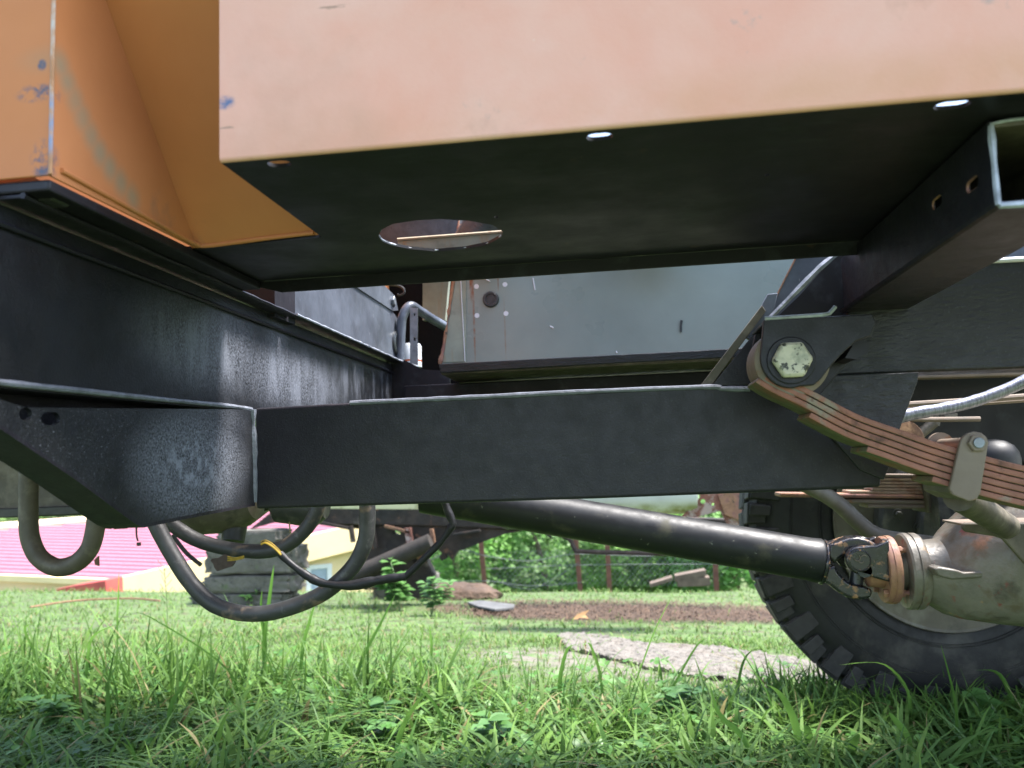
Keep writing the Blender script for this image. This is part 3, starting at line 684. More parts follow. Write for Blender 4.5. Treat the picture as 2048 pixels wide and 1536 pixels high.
# behind the upper rail: far chassis
bm = NB(); prism(bm, [PY(x, y, 1.66) for x, y in [(1500, 715), (2500, 690), (2500, 772), (1500, 812)]], (0, .05, 0)); finish('far_rail', bm, black_wrinkle, truck, bevel=.004)
bm = NB(); prism(bm, [PY(x, y, 1.5) for x, y in [(1600, 742), (2500, 712), (2500, 738), (1600, 764)]], (0, .03, 0)); finish('fuel_line_tray', bm, clamp_mt, truck, bevel=.003)
bm = NB(); prism(bm, [PY(x, y, 2.0) for x, y in [(1820, 800), (2700, 770), (2700, 1010), (2060, 1000), (2048, 930), (1960, 860), (1820, 840)]], (0, .01, 0)); finish('inner_fender', bm, black_pan, truck)
bm = NB(); tube(bm, [PY(1790, 836, 1.2), PY(1835, 826, 1.2), PY(1900, 815, 1.2), PY(1965, 797, 1.2), PY(2048, 763, 1.2), PY(2180, 690, 1.2)], .0085, 14, 6, jitter=.15); finish('sleeved_hose', bm, pipe_shiny, truck, smooth=True)
for x0, y0_, x1, y1_, rr, Y in ((1780, 811, 2100, 789, .0045, 1.35), (1780, 818, 2100, 797, .003, 1.36), (1780, 838, 1960, 838, .004, 1.4)):
    bm = NB(); tube(bm, [PY(x0, y0_, Y), PY((x0 + x1)/2, (y0_ + y1_)/2 + 1, Y), PY(x1, y1_, Y)], rr, 8, 5); finish('brake_pipe', bm, clamp_mt, truck, smooth=True)
for q in ([(1860, 836), (1882, 836), (1880, 852), (1862, 852)], [(1889, 830), (1916, 826), (1914, 841), (1890, 840)]):
    bm = NB(); prism(bm, [PY(x, y, 1.5) for x, y in q], (0, .02, 0)); finish('pipe_bracket', bm, rim_mt, truck, bevel=.001)
bm = NB(); tube(bm, [PY(1868, 845, 1.5), PY(1825, 880, 1.5)], .009, 10); finish('pipe_stub', bm, olive, truck, smooth=True)
bm = NB(); lathe(bm, PY(1805, 885, 1.4), (.3, -1, 0), [(0, .036), (.004, .037), (.008, .034), (.009, .01)], 32); finish('bush_end', bm, rusty, truck, smooth=True)
bm = NB(); cdome = PY(1988, 918, 1.35); lathe(bm, cdome + Vector((0, 0, -.03)), (0, 0, 1), [(0, .036), (.03, .036), (.04, .034), (.05, .028), (.057, .018), (.060, .005)], 32); finish('bump_stop', bm, shaft_mt, truck, smooth=True)

# ---- middle bay: far side panel, bluish sheet, tube and strap
FP = 1.70
zb_ = PY(1024, 722, FP).z
bm = NB()
le = [(880, 728), (888, 690), (900, 610), (908, 555), (915, 500), (918, 440)]
prism(bm, [PY(x, y, FP) for x, y in le] + [Vector((1.2, FP, PY(918, 440, FP).z)), Vector((1.2, FP, zb_ - .004))], (0, .003, 0))
fp = as_parent(finish('far_side_panel', bm, greygreen, truck, label='grey green far side panel with rust runs and a torn left edge'))
bm = NB(); tube(bm, [PY(x, y, FP - .001) for x, y in le], .0035, 6, 6, jitter=1.2); finish('torn_edge', bm, copper_rust, fp, smooth=True)
bm = NB(); prism(bm, [PY(x, y, FP - .002) for x, y in [(886, 724), (905, 600), (912, 556), (932, 554), (932, 723)]], (0, .0015, 0)); finish('edge_strip', bm, palegreen, fp)
bm = NB(); tube(bm, [PY(921, 555, FP - .003), PY(930, 723, FP - .003)], .0008, 6); finish('crease', bm, white_mark_mt, fp, smooth=True)
for x, y in ((953, 573), (1010, 569), (954, 631), (1012, 627)):
    bm = NB(); lathe(bm, PY(x, y, FP), (0, -1, 0), [(0, .0052), (.0006, .0052)], 20); finish('sticker', bm, white_mark_mt, fp)
gc = PY(982, 599, FP)
bm = NB(); lathe(bm, gc, (0, -1, 0), [(0, .0175), (.004, .017), (.006, .015), (.006, .0115), (.003, .0105), (.003, .0001)], 32); finish('grommet', bm, bolt_dark, fp, smooth=True)
bm = NB(); prism(bm, [PY(x, y, FP - .003) for x, y in [(1361, 640), (1366, 641), (1364, 650), (1364, 664), (1360, 664), (1360, 650)]], (0, .002, 0)); finish('tape_scrap', bm, bolt_dark, fp)
for (x0, y0_, x1, y1_) in ((1066, 556, 1070, 580), (1100, 652, 1107, 656), (1232, 702, 1234, 706), (960, 552, 980, 563), (1480, 672, 1484, 680)):
    bm = NB(); tube(bm, [PY(x0, y0_, FP - .001), PY(x1, y1_, FP - .001)], .0011, 5); finish('paint_scratch', bm, white_mark_mt, fp, smooth=True)
# black sill ledge below it
LYb = 1.50
bm = NB(); prism(bm, [PY(x, y, LYb) for x, y in [(878, 728), (1100, 716), (1300, 706), (1500, 695), (1700, 690), (1700, 712), (1500, 713), (1200, 728), (880, 746)]], (0, .008, 0))
lg = as_parent(finish('sill_ledge', bm, black_wrinkle, truck, bevel=.0015, label='black sill ledge at the foot of the far panel'))
zz = PY(1100, 731, LYb).z
bm = NB(); box(bm, (PY(880, 740, LYb).x, LYb + .009, zz - .006), (1.2, FP - .004, zz - .001)); finish('ledge_bottom', bm, olive, lg, bevel=.001)
bm = NB(); box(bm, (Lx + .03, 1.62, .60), (1.3, 1.68, zz - .012)); finish('far_frame_rail', bm, black_pan, truck, bevel=.003)
# blue-grey sheet on the left of the bay (runs inwards)
bx = -.462
bm = NB(); 
A = [PX(585, 560, bx), PX(585, 662, bx), PX(803, 736, bx), PX(800, 660, bx), PX(797, 640, bx), PX(760, 582, bx), PX(720, 520, bx)]
A[1].z = A[2].z = .8495
prism(bm, A, (-.003, 0, 0)); bs = as_parent(finish('inner_wing', bm, bluegrey, truck, bevel=.0008, label='scratched blue grey inner wing sheet'))
bm = NB(); prism(bm, [PX(x, y, bx + .003) for x, y in [(690, 540), (740, 540), (790, 592), (797, 621), (786, 622), (700, 566)]], (-.0035, 0, 0)); finish('stiffener', bm, bluegrey, bs, bevel=.0006)
bm = NB(); lathe(bm, PX(784, 603, bx), (1, 0, 0), [(0, .015), (.002, .015), (.003, .013)], 20); hexbolt(bm, PX(784, 602, bx + .003), (1, 0, 0), .010, .007); finish('bolt', bm, bolt_bare, bs, bevel=.0006)
bm = NB(); lathe(bm, PX(791, 686, bx), (1, 0, 0), [(0, .026), (.004, .025), (.006, .021), (.006, .016), (.003, .015), (.003, .0001)], 28); finish('grommet', bm, bolt_dark, bs, smooth=True)
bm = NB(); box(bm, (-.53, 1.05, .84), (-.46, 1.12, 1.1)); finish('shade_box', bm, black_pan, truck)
bm = NB(); tube(bm, [PY(800, 725, 1.66), PY(802, 660, 1.66), PY(806, 632, 1.66), PY(820, 612, 1.67), PY(840, 622, 1.7), PY(868, 640, 1.74), PY(900, 658, 1.8)], .0100, 14, 6); finish('bent_tube', bm, bluegrey, truck, smooth=True)
bm = NB(); tube(bm, [PY(795, 588, 1.72), PY(800, 590, 1.72), PY(808, 586, 1.72), (PY(807, 577, 1.72)), PY(796, 571, 1.72), PY(775, 569, 1.72), PY(740, 560, 1.72)], .0025, 7, 5); finish('loose_wire', bm, hose_mt, truck, smooth=True)
sh = [[PY(x, y, 1.60) for x, y in L] for L in ([(820, 615), (835, 616), (835, 730), (820, 726)], [(827, 626), (831, 627), (830, 632), (827, 631)], [(827, 674), (832, 675), (831, 682), (827, 681)])]
bm = NB(); prism(bm, sh, (0, .004, 0)); finish('perforated_strap', bm, bolt_bare, truck)
bm = NB(); c = PY(822, 735, 1.70); lathe(bm, c, (0, 0, 1), [(0, .023), (.01, .023), (.046, .023), (.05, .02), (.051, .005)], 24); res = as_parent(finish('reservoir', bm, white_plastic, truck, smooth=True))
bm = NB(); lathe(bm, c + Vector((0, 0, -.012)), (0, 0, 1), [(0, .022), (.011, .0235)], 24); finish('reservoir_collar', bm, orange_cap, res, smooth=True)
for v in bpy.data.objects['reservoir_collar'].data.vertices: v.co.z += .016
bm = NB(); prism(bm, [PY(x, y, 1.655) for x, y in [(770, 700), (846, 739), (900, 742), (900, 800), (770, 800)]], (0, .004, 0)); finish('corner_plate', bm, black_pan, truck)
bm = NB(); prism(bm, [PY(x, y, 1.86) for x, y in [(846, 480), (905, 480), (890, 640), (845, 640)]], (0, .02, 0)); finish('door_pillar', bm, palegreen, truck)
bm = NB(); box(bm, (Lx - .1, 1.96, .62), (-.28, 1.99, 1.3)); finish('far_bulkhead', bm, material('flat_black', (.006, .007, .009), .8, spec=.1), truck)  # even near-black with hardly any reflection
bm = NB(); box(bm, (-.62, 1.45, .60), (-.30, 1.60, .74)); finish('gearbox_mount', bm, dark_iron, truck, bevel=.01)
# things glimpsed through the oval hole
hz_ = PY(900, 470, .915).z
bm = NB(); prism(bm, [(-.25, .915, .8665), (.2, .915, .8665), (.2, .915, hz_), (-.25, .915, hz_)], (0, .004, 0)); finish('floor_brace', bm, palegreen, pan)
bm = NB(); tube(bm, [(-.25, .914, hz_ - .001), (.2, .914, hz_)], .0018, 6, 0); finish('brace_lip', bm, cream_edge, pan, smooth=True)
bm = NB(); box(bm, (PZ(783, 470, .88).x - .03, .70, .8660), (PZ(783, 470, .88).x - .005, .81, .93)); finish('brace_end', bm, rusty, pan, bevel=.001)
bm = NB(); prism(bm, [(-.6, 1.75, 1.05), (.6, 1.75, 1.05), (.6, 1.75, 1.19), (-.6, 1.75, 1.19)], (0, .003, 0))
finish('dashboard_panel', bm, bolt_dark, truck)
for x0, z0, x1, z1, rr, mt_ in ((-.30, .99, -.20, 1.5, .045, bolt_dark), (-.12, .98, -.06, 1.5, .013, bolt_bare), (.0, .98, -.01, 1.5, .012, olive), (.08, .98, .07, 1.5, .05, bolt_dark), (.2, .98, .2, 1.5, .012, bolt_bare)):
    bm = NB(); tube(bm, [(x0, 1.62, z0 + .06), (x1, 1.60, 1.2)], rr, 14); finish('pedal_link', bm, mt_, truck, smooth=True)

# ---- left: far frame, tow hook, hoses, gearbox
bm = NB(); prism(bm, [PY(x, y, 1.45) for x, y in [(-500, 870), (330, 880), (500, 1010), (380, 1022), (200, 1029), (0, 1036), (-500, 1058)]], (0, .05, 0)); finish('front_crossmember', bm, olive, truck, bevel=.004)
bm = NB(); prism(bm, [PY(x, y, 1.44) for x, y in [(-500, 1040), (60, 1015), (330, 1006), (330, 1022), (60, 1033), (-500, 1060)]], (0, .009, 0)); finish('crossmember_lip', bm, dark_iron, truck, bevel=.002)
bm = NB(); tube(bm, [PY(x, y, 1.30) for x, y in [(57, 900), (57, 960), (57, 1030), (60, 1075), (76, 1112), (104, 1132), (130, 1134), (158, 1122), (180, 1096), (190, 1060), (193, 1030), (195, 960), (196, 900)]], .0153, 18, 6); finish('tow_hook', bm, olive, truck, smooth=True, label='bent steel tow loop hanging down')
bm = NB(); tube(bm, [PY(x, y, 1.25) for x, y in [(290, 1010), (312, 1050), (345, 1110), (385, 1170), (430, 1210), (490, 1227), (555, 1222), (640, 1190), (700, 1140), (728, 1090), (735, 1040), (733, 980)]], .0125, 16, 7, jitter=.04); finish('rubber_hose', bm, hose_mt, truck, smooth=True, label='long sagging black rubber hose')
bm = NB(); tube(bm, [PY(x, y, 1.31) for x, y in [(300, 1015), (340, 1046), (390, 1078), (450, 1096), (520, 1103), (570, 1092), (610, 1060), (632, 1025), (645, 985)]], .0118, 16, 7, jitter=.04); finish('rubber_hose', bm, hose_mt, truck, smooth=True, label='short black rubber hose')
bm = NB(); tube(bm, [PY(x, y, 1.23) for x, y in [(560, 1107), (585, 1130), (620, 1155), (650, 1167), (700, 1171), (745, 1163), (780, 1157), (812, 1153)]], [.0055, .006, .0063, .0075, .0062, .0068, .0078, .0063, .0065, .0058], 12, 6, jitter=.25); cb_ = as_parent(finish('wiring_harness', bm, tape_mt, truck, smooth=True, label='taped black wiring loom'))
bm = NB(); tube(bm, [PY(x, y, 1.23) for x, y in [(810, 1154), (840, 1125), (880, 1085), (902, 1055)]], .005, 10, 4, jitter=.2); finish('loom_branch', bm, tape_mt, cb_, smooth=True)
bm = NB(); tube(bm, [PY(x, y, 1.23) for x, y in [(900, 1056), (905, 1045), (895, 1020), (886, 995)]], .006, 10, 4, jitter=.3); finish('loom_branch', bm, tape_mt, cb_, smooth=True)
for k in range(4):
    bm = NB(); tube(bm, [PY(x, y + k*1.8 - 3, 1.228 - k*.002) for x, y in [(562, 1108), (548, 1094), (532, 1084), (522, 1087)]], .0013, 6, 4); finish('wire', bm, yellow_wire if k != 1 else tape_mt, cb_, smooth=True)
for k in range(3):
    bm = NB(); tube(bm, [PY(x, y + k*2, 1.24) for x, y in [(488, 1112), (470, 1116), (455, 1113 + k*2)]], .0012, 6, 4); finish('wire', bm, yellow_wire, cb_, smooth=True)
bm = NB(); tg = [(420, 1121), (424, 1117), (436, 1116), (447, 1109), (459, 1112), (466, 1117), (470, 1124), (464, 1133), (447, 1138), (434, 1143), (428, 1135), (426, 1128)]
prism(bm, [PY(x, y, 1.24) for x, y in tg], (0, .004, 0)); finish('tape_flap', bm, yellow_tag, cb_, bevel=.0006)
bm = NB(); tube(bm, [PY(x, y, 1.4) for x, y in [(550, 1015), (558, 1030), (575, 1034), (580, 1028), (579, 1050), (582, 1068), (588, 1078)]], .0013, 6, 5); finish('thin_wire', bm, tan_wire, truck, smooth=True)
bm = NB(); lathe(bm, PY(345, 1020, 1.42), (1, 0, .12), [(0, .035), (.02, .05), (.10, .056), (.14, .05), (.16, .04), (.17, .01)], 32); finish('gearbox', bm, olive, truck, smooth=True)
bm = NB(); lathe(bm, PY(470, 1050, 1.42), (0, -.3, -1), [(0, .022), (.03, .02), (.032, .008)], 18); finish('drain_plug', bm, dark_iron, truck, smooth=True)
bm = NB(); lathe(bm, PY(600, 1010, 1.42), (1, 0, -.1), [(-.05, .02), (-.04, .034), (.03, .038), (.05, .02)], 24); finish('exhaust_joint', bm, dark_iron, truck, smooth=True)
bm = NB(); prism(bm, [PY(x, y, 1.52) for x, y in [(330, 1000), (560, 1000), (560, 1012), (520, 1026), (500, 1042), (400, 1046), (345, 1036)]], (0, .04, 0)); finish('gearbox_flange', bm, dark_iron, truck, bevel=.004)
for x_, y_ in ((372, 1034), (430, 1040), (488, 1036)):
    bm = NB(); hexbolt(bm, PY(x_, y_, 1.52), (0, -1, 0), .008, .008); finish('flange_bolt', bm, rusty, truck, bevel=.0006)
# perforated rusty bracket
for q, hs in (([(212, 1030), (222, 1030), (222, 1058), (212, 1056)], [(219, 1051)]), ([(224, 1030), (236, 1033), (254, 1049), (253, 1057), (228, 1059), (225, 1052)], [(230, 1052), (243, 1053), (250, 1053)])):
    bm = NB(); prism(bm, [[PY(x, y, 1.6) for x, y in q]] + [[PY(cx_ + 1.9*math.cos(t), cy_ + 3.2*math.sin(t), 1.6) for t in [k*math.pi/4 for k in range(8)]] for cx_, cy_ in hs if q[0][0] < cx_ < 251], (0, .004, 0)); finish('perforated_bracket', bm, rusty, truck)
bm = NB(); tube(bm, [PY(273, 1040, 1.6), PY(273, 1070, 1.6), PY(276, 1082, 1.6)], .002, 6, 3); box(bm, tuple(PY(273, 1092, 1.6)), tuple(PY(279, 1085, 1.6) + Vector((0, .006, 0)))); finish('hanging_clip', bm, dark_iron, truck)
bm = NB(); tube(bm, [PY(345, 1070, 1.6), PY(372, 1105, 1.6), PY(402, 1130, 1.6)], .0045, 8, 4); finish('bracket_rod', bm, dark_iron, truck, smooth=True)
bm = NB(); prism(bm, [PY(x, y, 1.5) for x, y in [(188, 1120), (196, 1112), (197, 1132), (190, 1130)]], (0, .004, 0)); finish('hook_tab', bm, rusty, truck)

# far side of the cab, and unseen bodies added to shade the ground
bm = NB(); box(bm, (-.9, 1.70, FZ + .35), (-.34, 1.705, 1.42)); finish('far_cowl', bm, greygreen_in, truck)
bm = NB(); box(bm, (-1.9, .72, .92), (-.56, 2.05, 1.36)); finish('unseen_engine_bay', bm, orange, truck, bevel=.03)
bm = NB(); box(bm, (1.2, 1.0, .93), (2.6, 1.66, .96)); finish('unseen_load_bed', bm, greygreen_in, truck)
bm = NB(); box(bm, (.9, 1.70, .98), (2.6, 2.2, 1.05)); finish('unseen_wheel_arch', bm, greygreen_in, truck, bevel=.02)

# ================================================================== GROUND
def sstep(a, b, v):
    t = min(1, max(0, (v - a)/(b - a))); return t*t*(3 - 2*t)
def G(x, y):
    s = sstep(1.0, 3.0, y)
    z = -(.0345 if x > 0 else .018)*x*s
    if y > 2.5: z -= .084*(y - 2.5)
    z += .012*mnoise.noise(Vector((x*1.3, y*1.3, 0)))*sstep(1.5, 2.5, y)
    edge = 5.9 + 1.2*sstep(.2, 1.6, x*6/max(y, 3))
    z0 = z
    if y > edge:
        d = y - edge
        z -= .35*d if d < 4 else 1.4
        z += .06*d
    # far side rises into a wooded slope
    if y > 20: z = z + .5*(y - 20) if y < 60 else z + .5*40
    return z
xs = sorted(set([-60, -40, -25, -16, -11, -8, -6.5] + [round(-5.5 + .11*k, 3) for k in range(92)] + [5.5, 7, 9, 13, 20, 35, 60]))
ys = sorted(set([-20, -8, -3, -1] + [round(0 + .11*k, 3) for k in range(76)] + [8.8, 9.3, 10, 11, 12, 13, 14, 16, 18, 21, 25, 30, 40, 60, 90, 140]))
gv = [(x, y, G(x, y)) for y in ys for x in xs]; nx = len(xs)
gf = [(j*nx + i, j*nx + i + 1, (j+1)*nx + i + 1, (j+1)*nx + i) for j in range(len(ys) - 1) for i in range(nx - 1)]
me = bpy.data.meshes.new('ground'); me.from_pydata(gv, [], gf); me.update()
for p in me.polygons: p.use_smooth = True
soil_c = PZ(1180, 1215, -.1); 
ground_mt = material('soil_and_thatch', (.045, .04, .022), .95, var=.5, vscale=30, bump=((40, 12), (180, 4)), layers=[
    ((.09, .15, .045), 12, .34, .55), ((.17, .15, .08), 22, .55, .7), ((.17, .15, .125), 18, .38, .55, [((-.33, 2.86, 0), (.32, .28, .5), .6), ((.25, 2.72, 0), (.75, .42, .5), .5)]),
    ((.055, .034, .022), 6, .2, .35, [((.05, 4.5, -.15), (1.1, .62, .5), .35)])])
me.materials.append(ground_mt)
ground = bpy.data.objects.new('ground', me); C.objects.link(ground); ground['kind'] = 'structure'
def on_ground(px, py):
    d = ray(px, py); lo = None; t = .8
    while t < 60:
        p = EYE + d*(t/F)
        if p.z < G(p.x, p.y): return p
        t = t + 25 if t > 100 else t + 25
        if t > F*40: break
        p2 = None
        lo = t
    return None
def hit(px, py):
    d = ray(px, py).normalized(); t = .5
    while t < 80:
        p = EYE + d*t
        if p.z < G(p.x, p.y): break
        t += .02
    return Vector((p.x, p.y, G(p.x, p.y)))

# pale cracked slab of dried mud/concrete
sl_px = [(1112, 1275), (1150, 1271), (1230, 1280), (1290, 1290), (1400, 1296), (1520, 1310), (1640, 1333), (1700, 1345), (1690, 1375), (1560, 1372), (1430, 1366), (1340, 1352), (1260, 1330), (1180, 1312), (1130, 1300)]
sl_poly = [hit(x, y) for x, y in sl_px]
def inside(poly, x, y):
    c = False; n = len(poly)
    for i in range(n):
        a, b = poly[i], poly[(i+1) % n]
        if (a[1] > y) != (b[1] > y) and x < (b[0]-a[0])*(y-a[1])/(b[1]-a[1]) + a[0]: c = not c
    return c
sx0, sx1 = min(p.x for p in sl_poly), max(p.x for p in sl_poly); sy0, sy1 = min(p.y for p in sl_poly), max(p.y for p in sl_poly)
bm = NB(); N1, N2 = 150, 90; grid = {}
for i in range(N1 + 1):
    for j in range(N2 + 1):
        x = sx0 + (sx1-sx0)*i/N1; y = sy0 + (sy1-sy0)*j/N2
        if inside(sl_poly, x + .02*mnoise.noise(Vector((x*15, y*15, 3))), y + .03*mnoise.noise(Vector((x*15, y*15, 9)))):
            v1 = mnoise.noise(Vector((x*9, y*22, 1))); v2 = abs(mnoise.noise(Vector((x*20, y*45, 5))))
            grid[i, j] = bm.verts.new((x, y, G(x, y) + .006 + .006*v1 + .008*min(v2*3, 1) + .004*mnoise.noise(Vector((x*80, y*80, 0)))))
for i in range(N1):
    for j in range(N2):
        q = [(i, j), (i+1, j), (i+1, j+1), (i, j+1)]
        if all(k in grid for k in q): bm.faces.new([grid[k] for k in q])
bd = [e for e in bm.edges if len(e.link_faces) == 1]
ex = bmesh.ops.extrude_edge_only(bm, edges=bd)
for v in [g for g in ex['geom'] if isinstance(g, bmesh.types.BMVert)]: v.co.z -= .05
slab_mt = material('pale_crumbling_concrete', (.17, .155, .135), .95, var=.25, vscale=9, bump=((60, 8), (200, 3)), layers=[((.035, .03, .025), 26, .56, .64, None, (.7, 2.8, 1)), ((.13, .11, .09), 9, .5, .72), ((.06, .05, .04), 80, .62, .7)])
slab = finish('path', bm, slab_mt, None, smooth=False); slab['kind'] = 'structure'

# ================================================================== GRASS
def mesh_arrays(name, V, quads, tris, cols, mt, kind='stuff', parent=None):
    me = bpy.data.meshes.new(name)
    nq, ntr = len(quads), len(tris)
    me.vertices.add(len(V)); me.vertices.foreach_set('co', np.asarray(V, np.float32).ravel())
    loops = np.concatenate([np.asarray(quads, np.int32).ravel(), np.asarray(tris, np.int32).ravel()])
    me.loops.add(len(loops)); me.loops.foreach_set('vertex_index', loops)
    me.polygons.add(nq + ntr)
    starts = np.concatenate([np.arange(nq)*4, nq*4 + np.arange(ntr)*3]).astype(np.int32)
    me.polygons.foreach_set('loop_start', starts)
    me.update(calc_edges=True); me.validate()
    ca = me.color_attributes.new('Col', 'FLOAT_COLOR', 'POINT')
    c4 = np.ones((len(V), 4), np.float32); c4[:, :3] = cols; ca.data.foreach_set('color', c4.ravel())
    me.materials.append(mt)
    o = bpy.data.objects.new(name, me); C.objects.link(o)
    if kind: o['kind'] = kind
    adopt(o, parent); return o
def blades(P, h, w, lean, az, twist, col, seg=4, droop=.5):
    """P (n,3) roots; returns verts, quads, tris, colours"""
    n = len(P); ts = np.linspace(0, 1, seg + 1); VV = []; CC = []
    dirx, diry = np.cos(az), np.sin(az); px_, py_ = np.cos(twist), np.sin(twist)
    for t in ts:
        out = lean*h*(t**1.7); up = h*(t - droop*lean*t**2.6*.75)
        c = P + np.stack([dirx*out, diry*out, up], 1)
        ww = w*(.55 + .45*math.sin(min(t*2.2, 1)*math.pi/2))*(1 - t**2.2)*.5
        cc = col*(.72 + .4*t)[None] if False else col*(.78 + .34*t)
        if t < 1:
            o = np.stack([px_*ww, py_*ww, 0*ww], 1); VV += [c - o, c + o]; CC += [cc, cc]
        else: VV.append(c); CC.append(cc)
    V = np.stack(VV, 1).reshape(-1, 3); Cc = np.stack(CC, 1).reshape(-1, 3)
    m_ = 2*seg + 1; b = (np.arange(n)*m_)[:, None]
    q = np.concatenate([b + np.array([2*k, 2*k+1, 2*k+3, 2*k+2]) for k in range(seg - 1)]) if seg > 1 else np.zeros((0, 4), int)
    t3 = b + np.array([2*seg-2, 2*seg-1, 2*seg])
    return V, q, t3, Cc
def merge(parts):
    Vs, Qs, Ts, Cs = [], [], [], []; k = 0
    for V, q, t, c in parts:
        Vs.append(V); Qs.append(q + k); Ts.append(t + k); Cs.append(c); k += len(V)
    return np.concatenate(Vs), np.concatenate(Qs), np.concatenate(Ts), np.concatenate(Cs)
grass_mt = material('grass_blade', (.1, .2, .05), .55, attr='Col', trans=.35, spec=.27)
leaf_mt = material('clover_leaf', (.1, .2, .05), .5, attr='Col', trans=.3, spec=.35)
sl_xy = [(p.x, p.y) for p in sl_poly]
def keep_mask(x, y, edge_soft=True):
    """thin the grass on bare soil and the slab, and outside the view"""
    out = np.ones(len(x), bool)
    for i in range(len(x)):
        X_, Y_ = x[i], y[i]
        px, py = proj((X_, Y_, G(X_, Y_)))
        if px < -500 or px > 2500 or py > 2300: out[i] = False; continue
        if inside(sl_xy, X_, Y_): out[i] = RS.rand() < (.28 if mnoise.noise(Vector((X_*7, Y_*9, 4))) > .22 else .02); continue
        d = ((X_ - .05)/1.15)**2 + ((Y_ - 4.5)/.6)**2
        if d < 1 and RS.rand() > .05 + .35*d**3: out[i] = False; continue
        d2 = min(((X_ + .33)/.3)**2 + ((Y_ - 2.86)/.24)**2, ((X_ - .25)/.7)**2 + ((Y_ - 2.72)/.36)**2)
        if d2 < 1 and RS.rand() > .25 + .5*d2: out[i] = False; continue
        nn = mnoise.noise(Vector((X_*2.2, Y_*2.2, 7)))
        if nn < -.25 and Y_ > 2.3 and RS.rand() < .5: out[i] = False
        if (X_ - hub.x)**2 < .03 and 2.05 < Y_ < 2.28: out[i] = False
    return out
def scatter(n, y0, y1):
    y = y0 + (y1 - y0)*RS.rand(n); half = .95*y + .3
    x = -.14*y + (RS.rand(n)*2 - 1)*half*.92
    k = keep_mask(x, y); x, y = x[k], y[k]
    z = np.array([G(a, b) for a, b in zip(x, y)])
    return np.stack([x, y, z - .003], 1)
def gcol(n, a=(.055, .125, .022), b=(.12, .22, .05), dry=.04):
    t = RS.rand(n, 1); c = np.array(a)*(1-t) + np.array(b)*t
    d = RS.rand(n) < dry; c[d] = np.array((.26, .22, .10)); return c*(.85 + .3*RS.rand(n, 1))
def field(n, y0, y1, h, w, seg, lean=.5, a=(.05, .12, .025), b=(.11, .21, .05), dry=.03):
    P = scatter(n, y0, y1); k = len(P)
    hh = h*(.45 + .9*RS.rand(k)**1.4)
    cl = np.array([.7 + .6*(mnoise.noise(Vector((p[0]*3, p[1]*3, 2))) + .5) for p in P]); hh *= cl
    for i, p in enumerate(P):
        if y0 < 2.0:
            px, py = proj(p)
            if px > 950 or RS.rand() < .5: hh[i] = min(hh[i], max(.012, (py - (1362 + 30*RS.rand() if px > 950 else 1290))/F*p[1]*(1.0 if RS.rand() < .93 else 2.2)))
    az = RS.rand(k)*2*math.pi
    return blades(P, hh, w*(.5 + RS.rand(k)), lean*(.3 + 1.3*RS.rand(k)), az, az + math.pi/2 + (RS.rand(k) - .5)*1.2, gcol(k, a, b, dry), seg)
parts_ = [field(15000, .9, 2.45, .085, .0052, 4, .95, (.050, .108, .022), (.13, .235, .046), .08), field(9500, 1.1, 2.4, .125, .0128, 5, 1.25, (.058, .130, .026), (.145, .26, .054), .05),
          field(4200, 1.0, 2.4, .125, .0075, 5, 1.0, (.05, .125, .035), (.135, .24, .07), .02),
          field(26000, 2.3, 3.4, .038, .0045, 3, .9, (.09, .18, .04), (.17, .28, .06), .08),
          field(34000, 3.2, 7.6, .035, .006, 3, .9, (.095, .185, .045), (.18, .285, .065), .08)]
# taller clump on the left
def clump(cx0, cx1, cy0, cy1, n, h, w, lean=.5, dark=False):
    P = []
    while len(P) < n:
        px = cx0 + (cx1 - cx0)*RS.rand(); py = cy0 + (cy1 - cy0)*RS.rand(); q = hit(px, py); P.append((q.x, q.y, q.z - .003))
    P = np.array(P); k = n; az = RS.rand(k)*2*math.pi
    return blades(P, h*(.5 + .7*RS.rand(k)), w*(.6 + .7*RS.rand(k)), lean*(.3 + 1.3*RS.rand(k)), az, az + math.pi/2 + (RS.rand(k)-.5), gcol(k, (.052, .125, .025), (.14, .25, .05), .03), 6)
parts_ += [clump(-100, 900, 1390, 1460, 420, .24, .0075, .55), clump(-50, 500, 1360, 1420, 120, .25, .008, .4), clump(900, 2100, 1400, 1520, 420, .17, .0065, .8), clump(1500, 2150, 1400, 1450, 160, .20, .0055, .8), clump(1560, 2350, 1415, 1500, 2200, .135, .0085, .8), clump(-200, 1500, 1430, 1700, 900, .15, .0105, 1.1)]
mesh_arrays('grass', *merge(parts_), grass_mt)

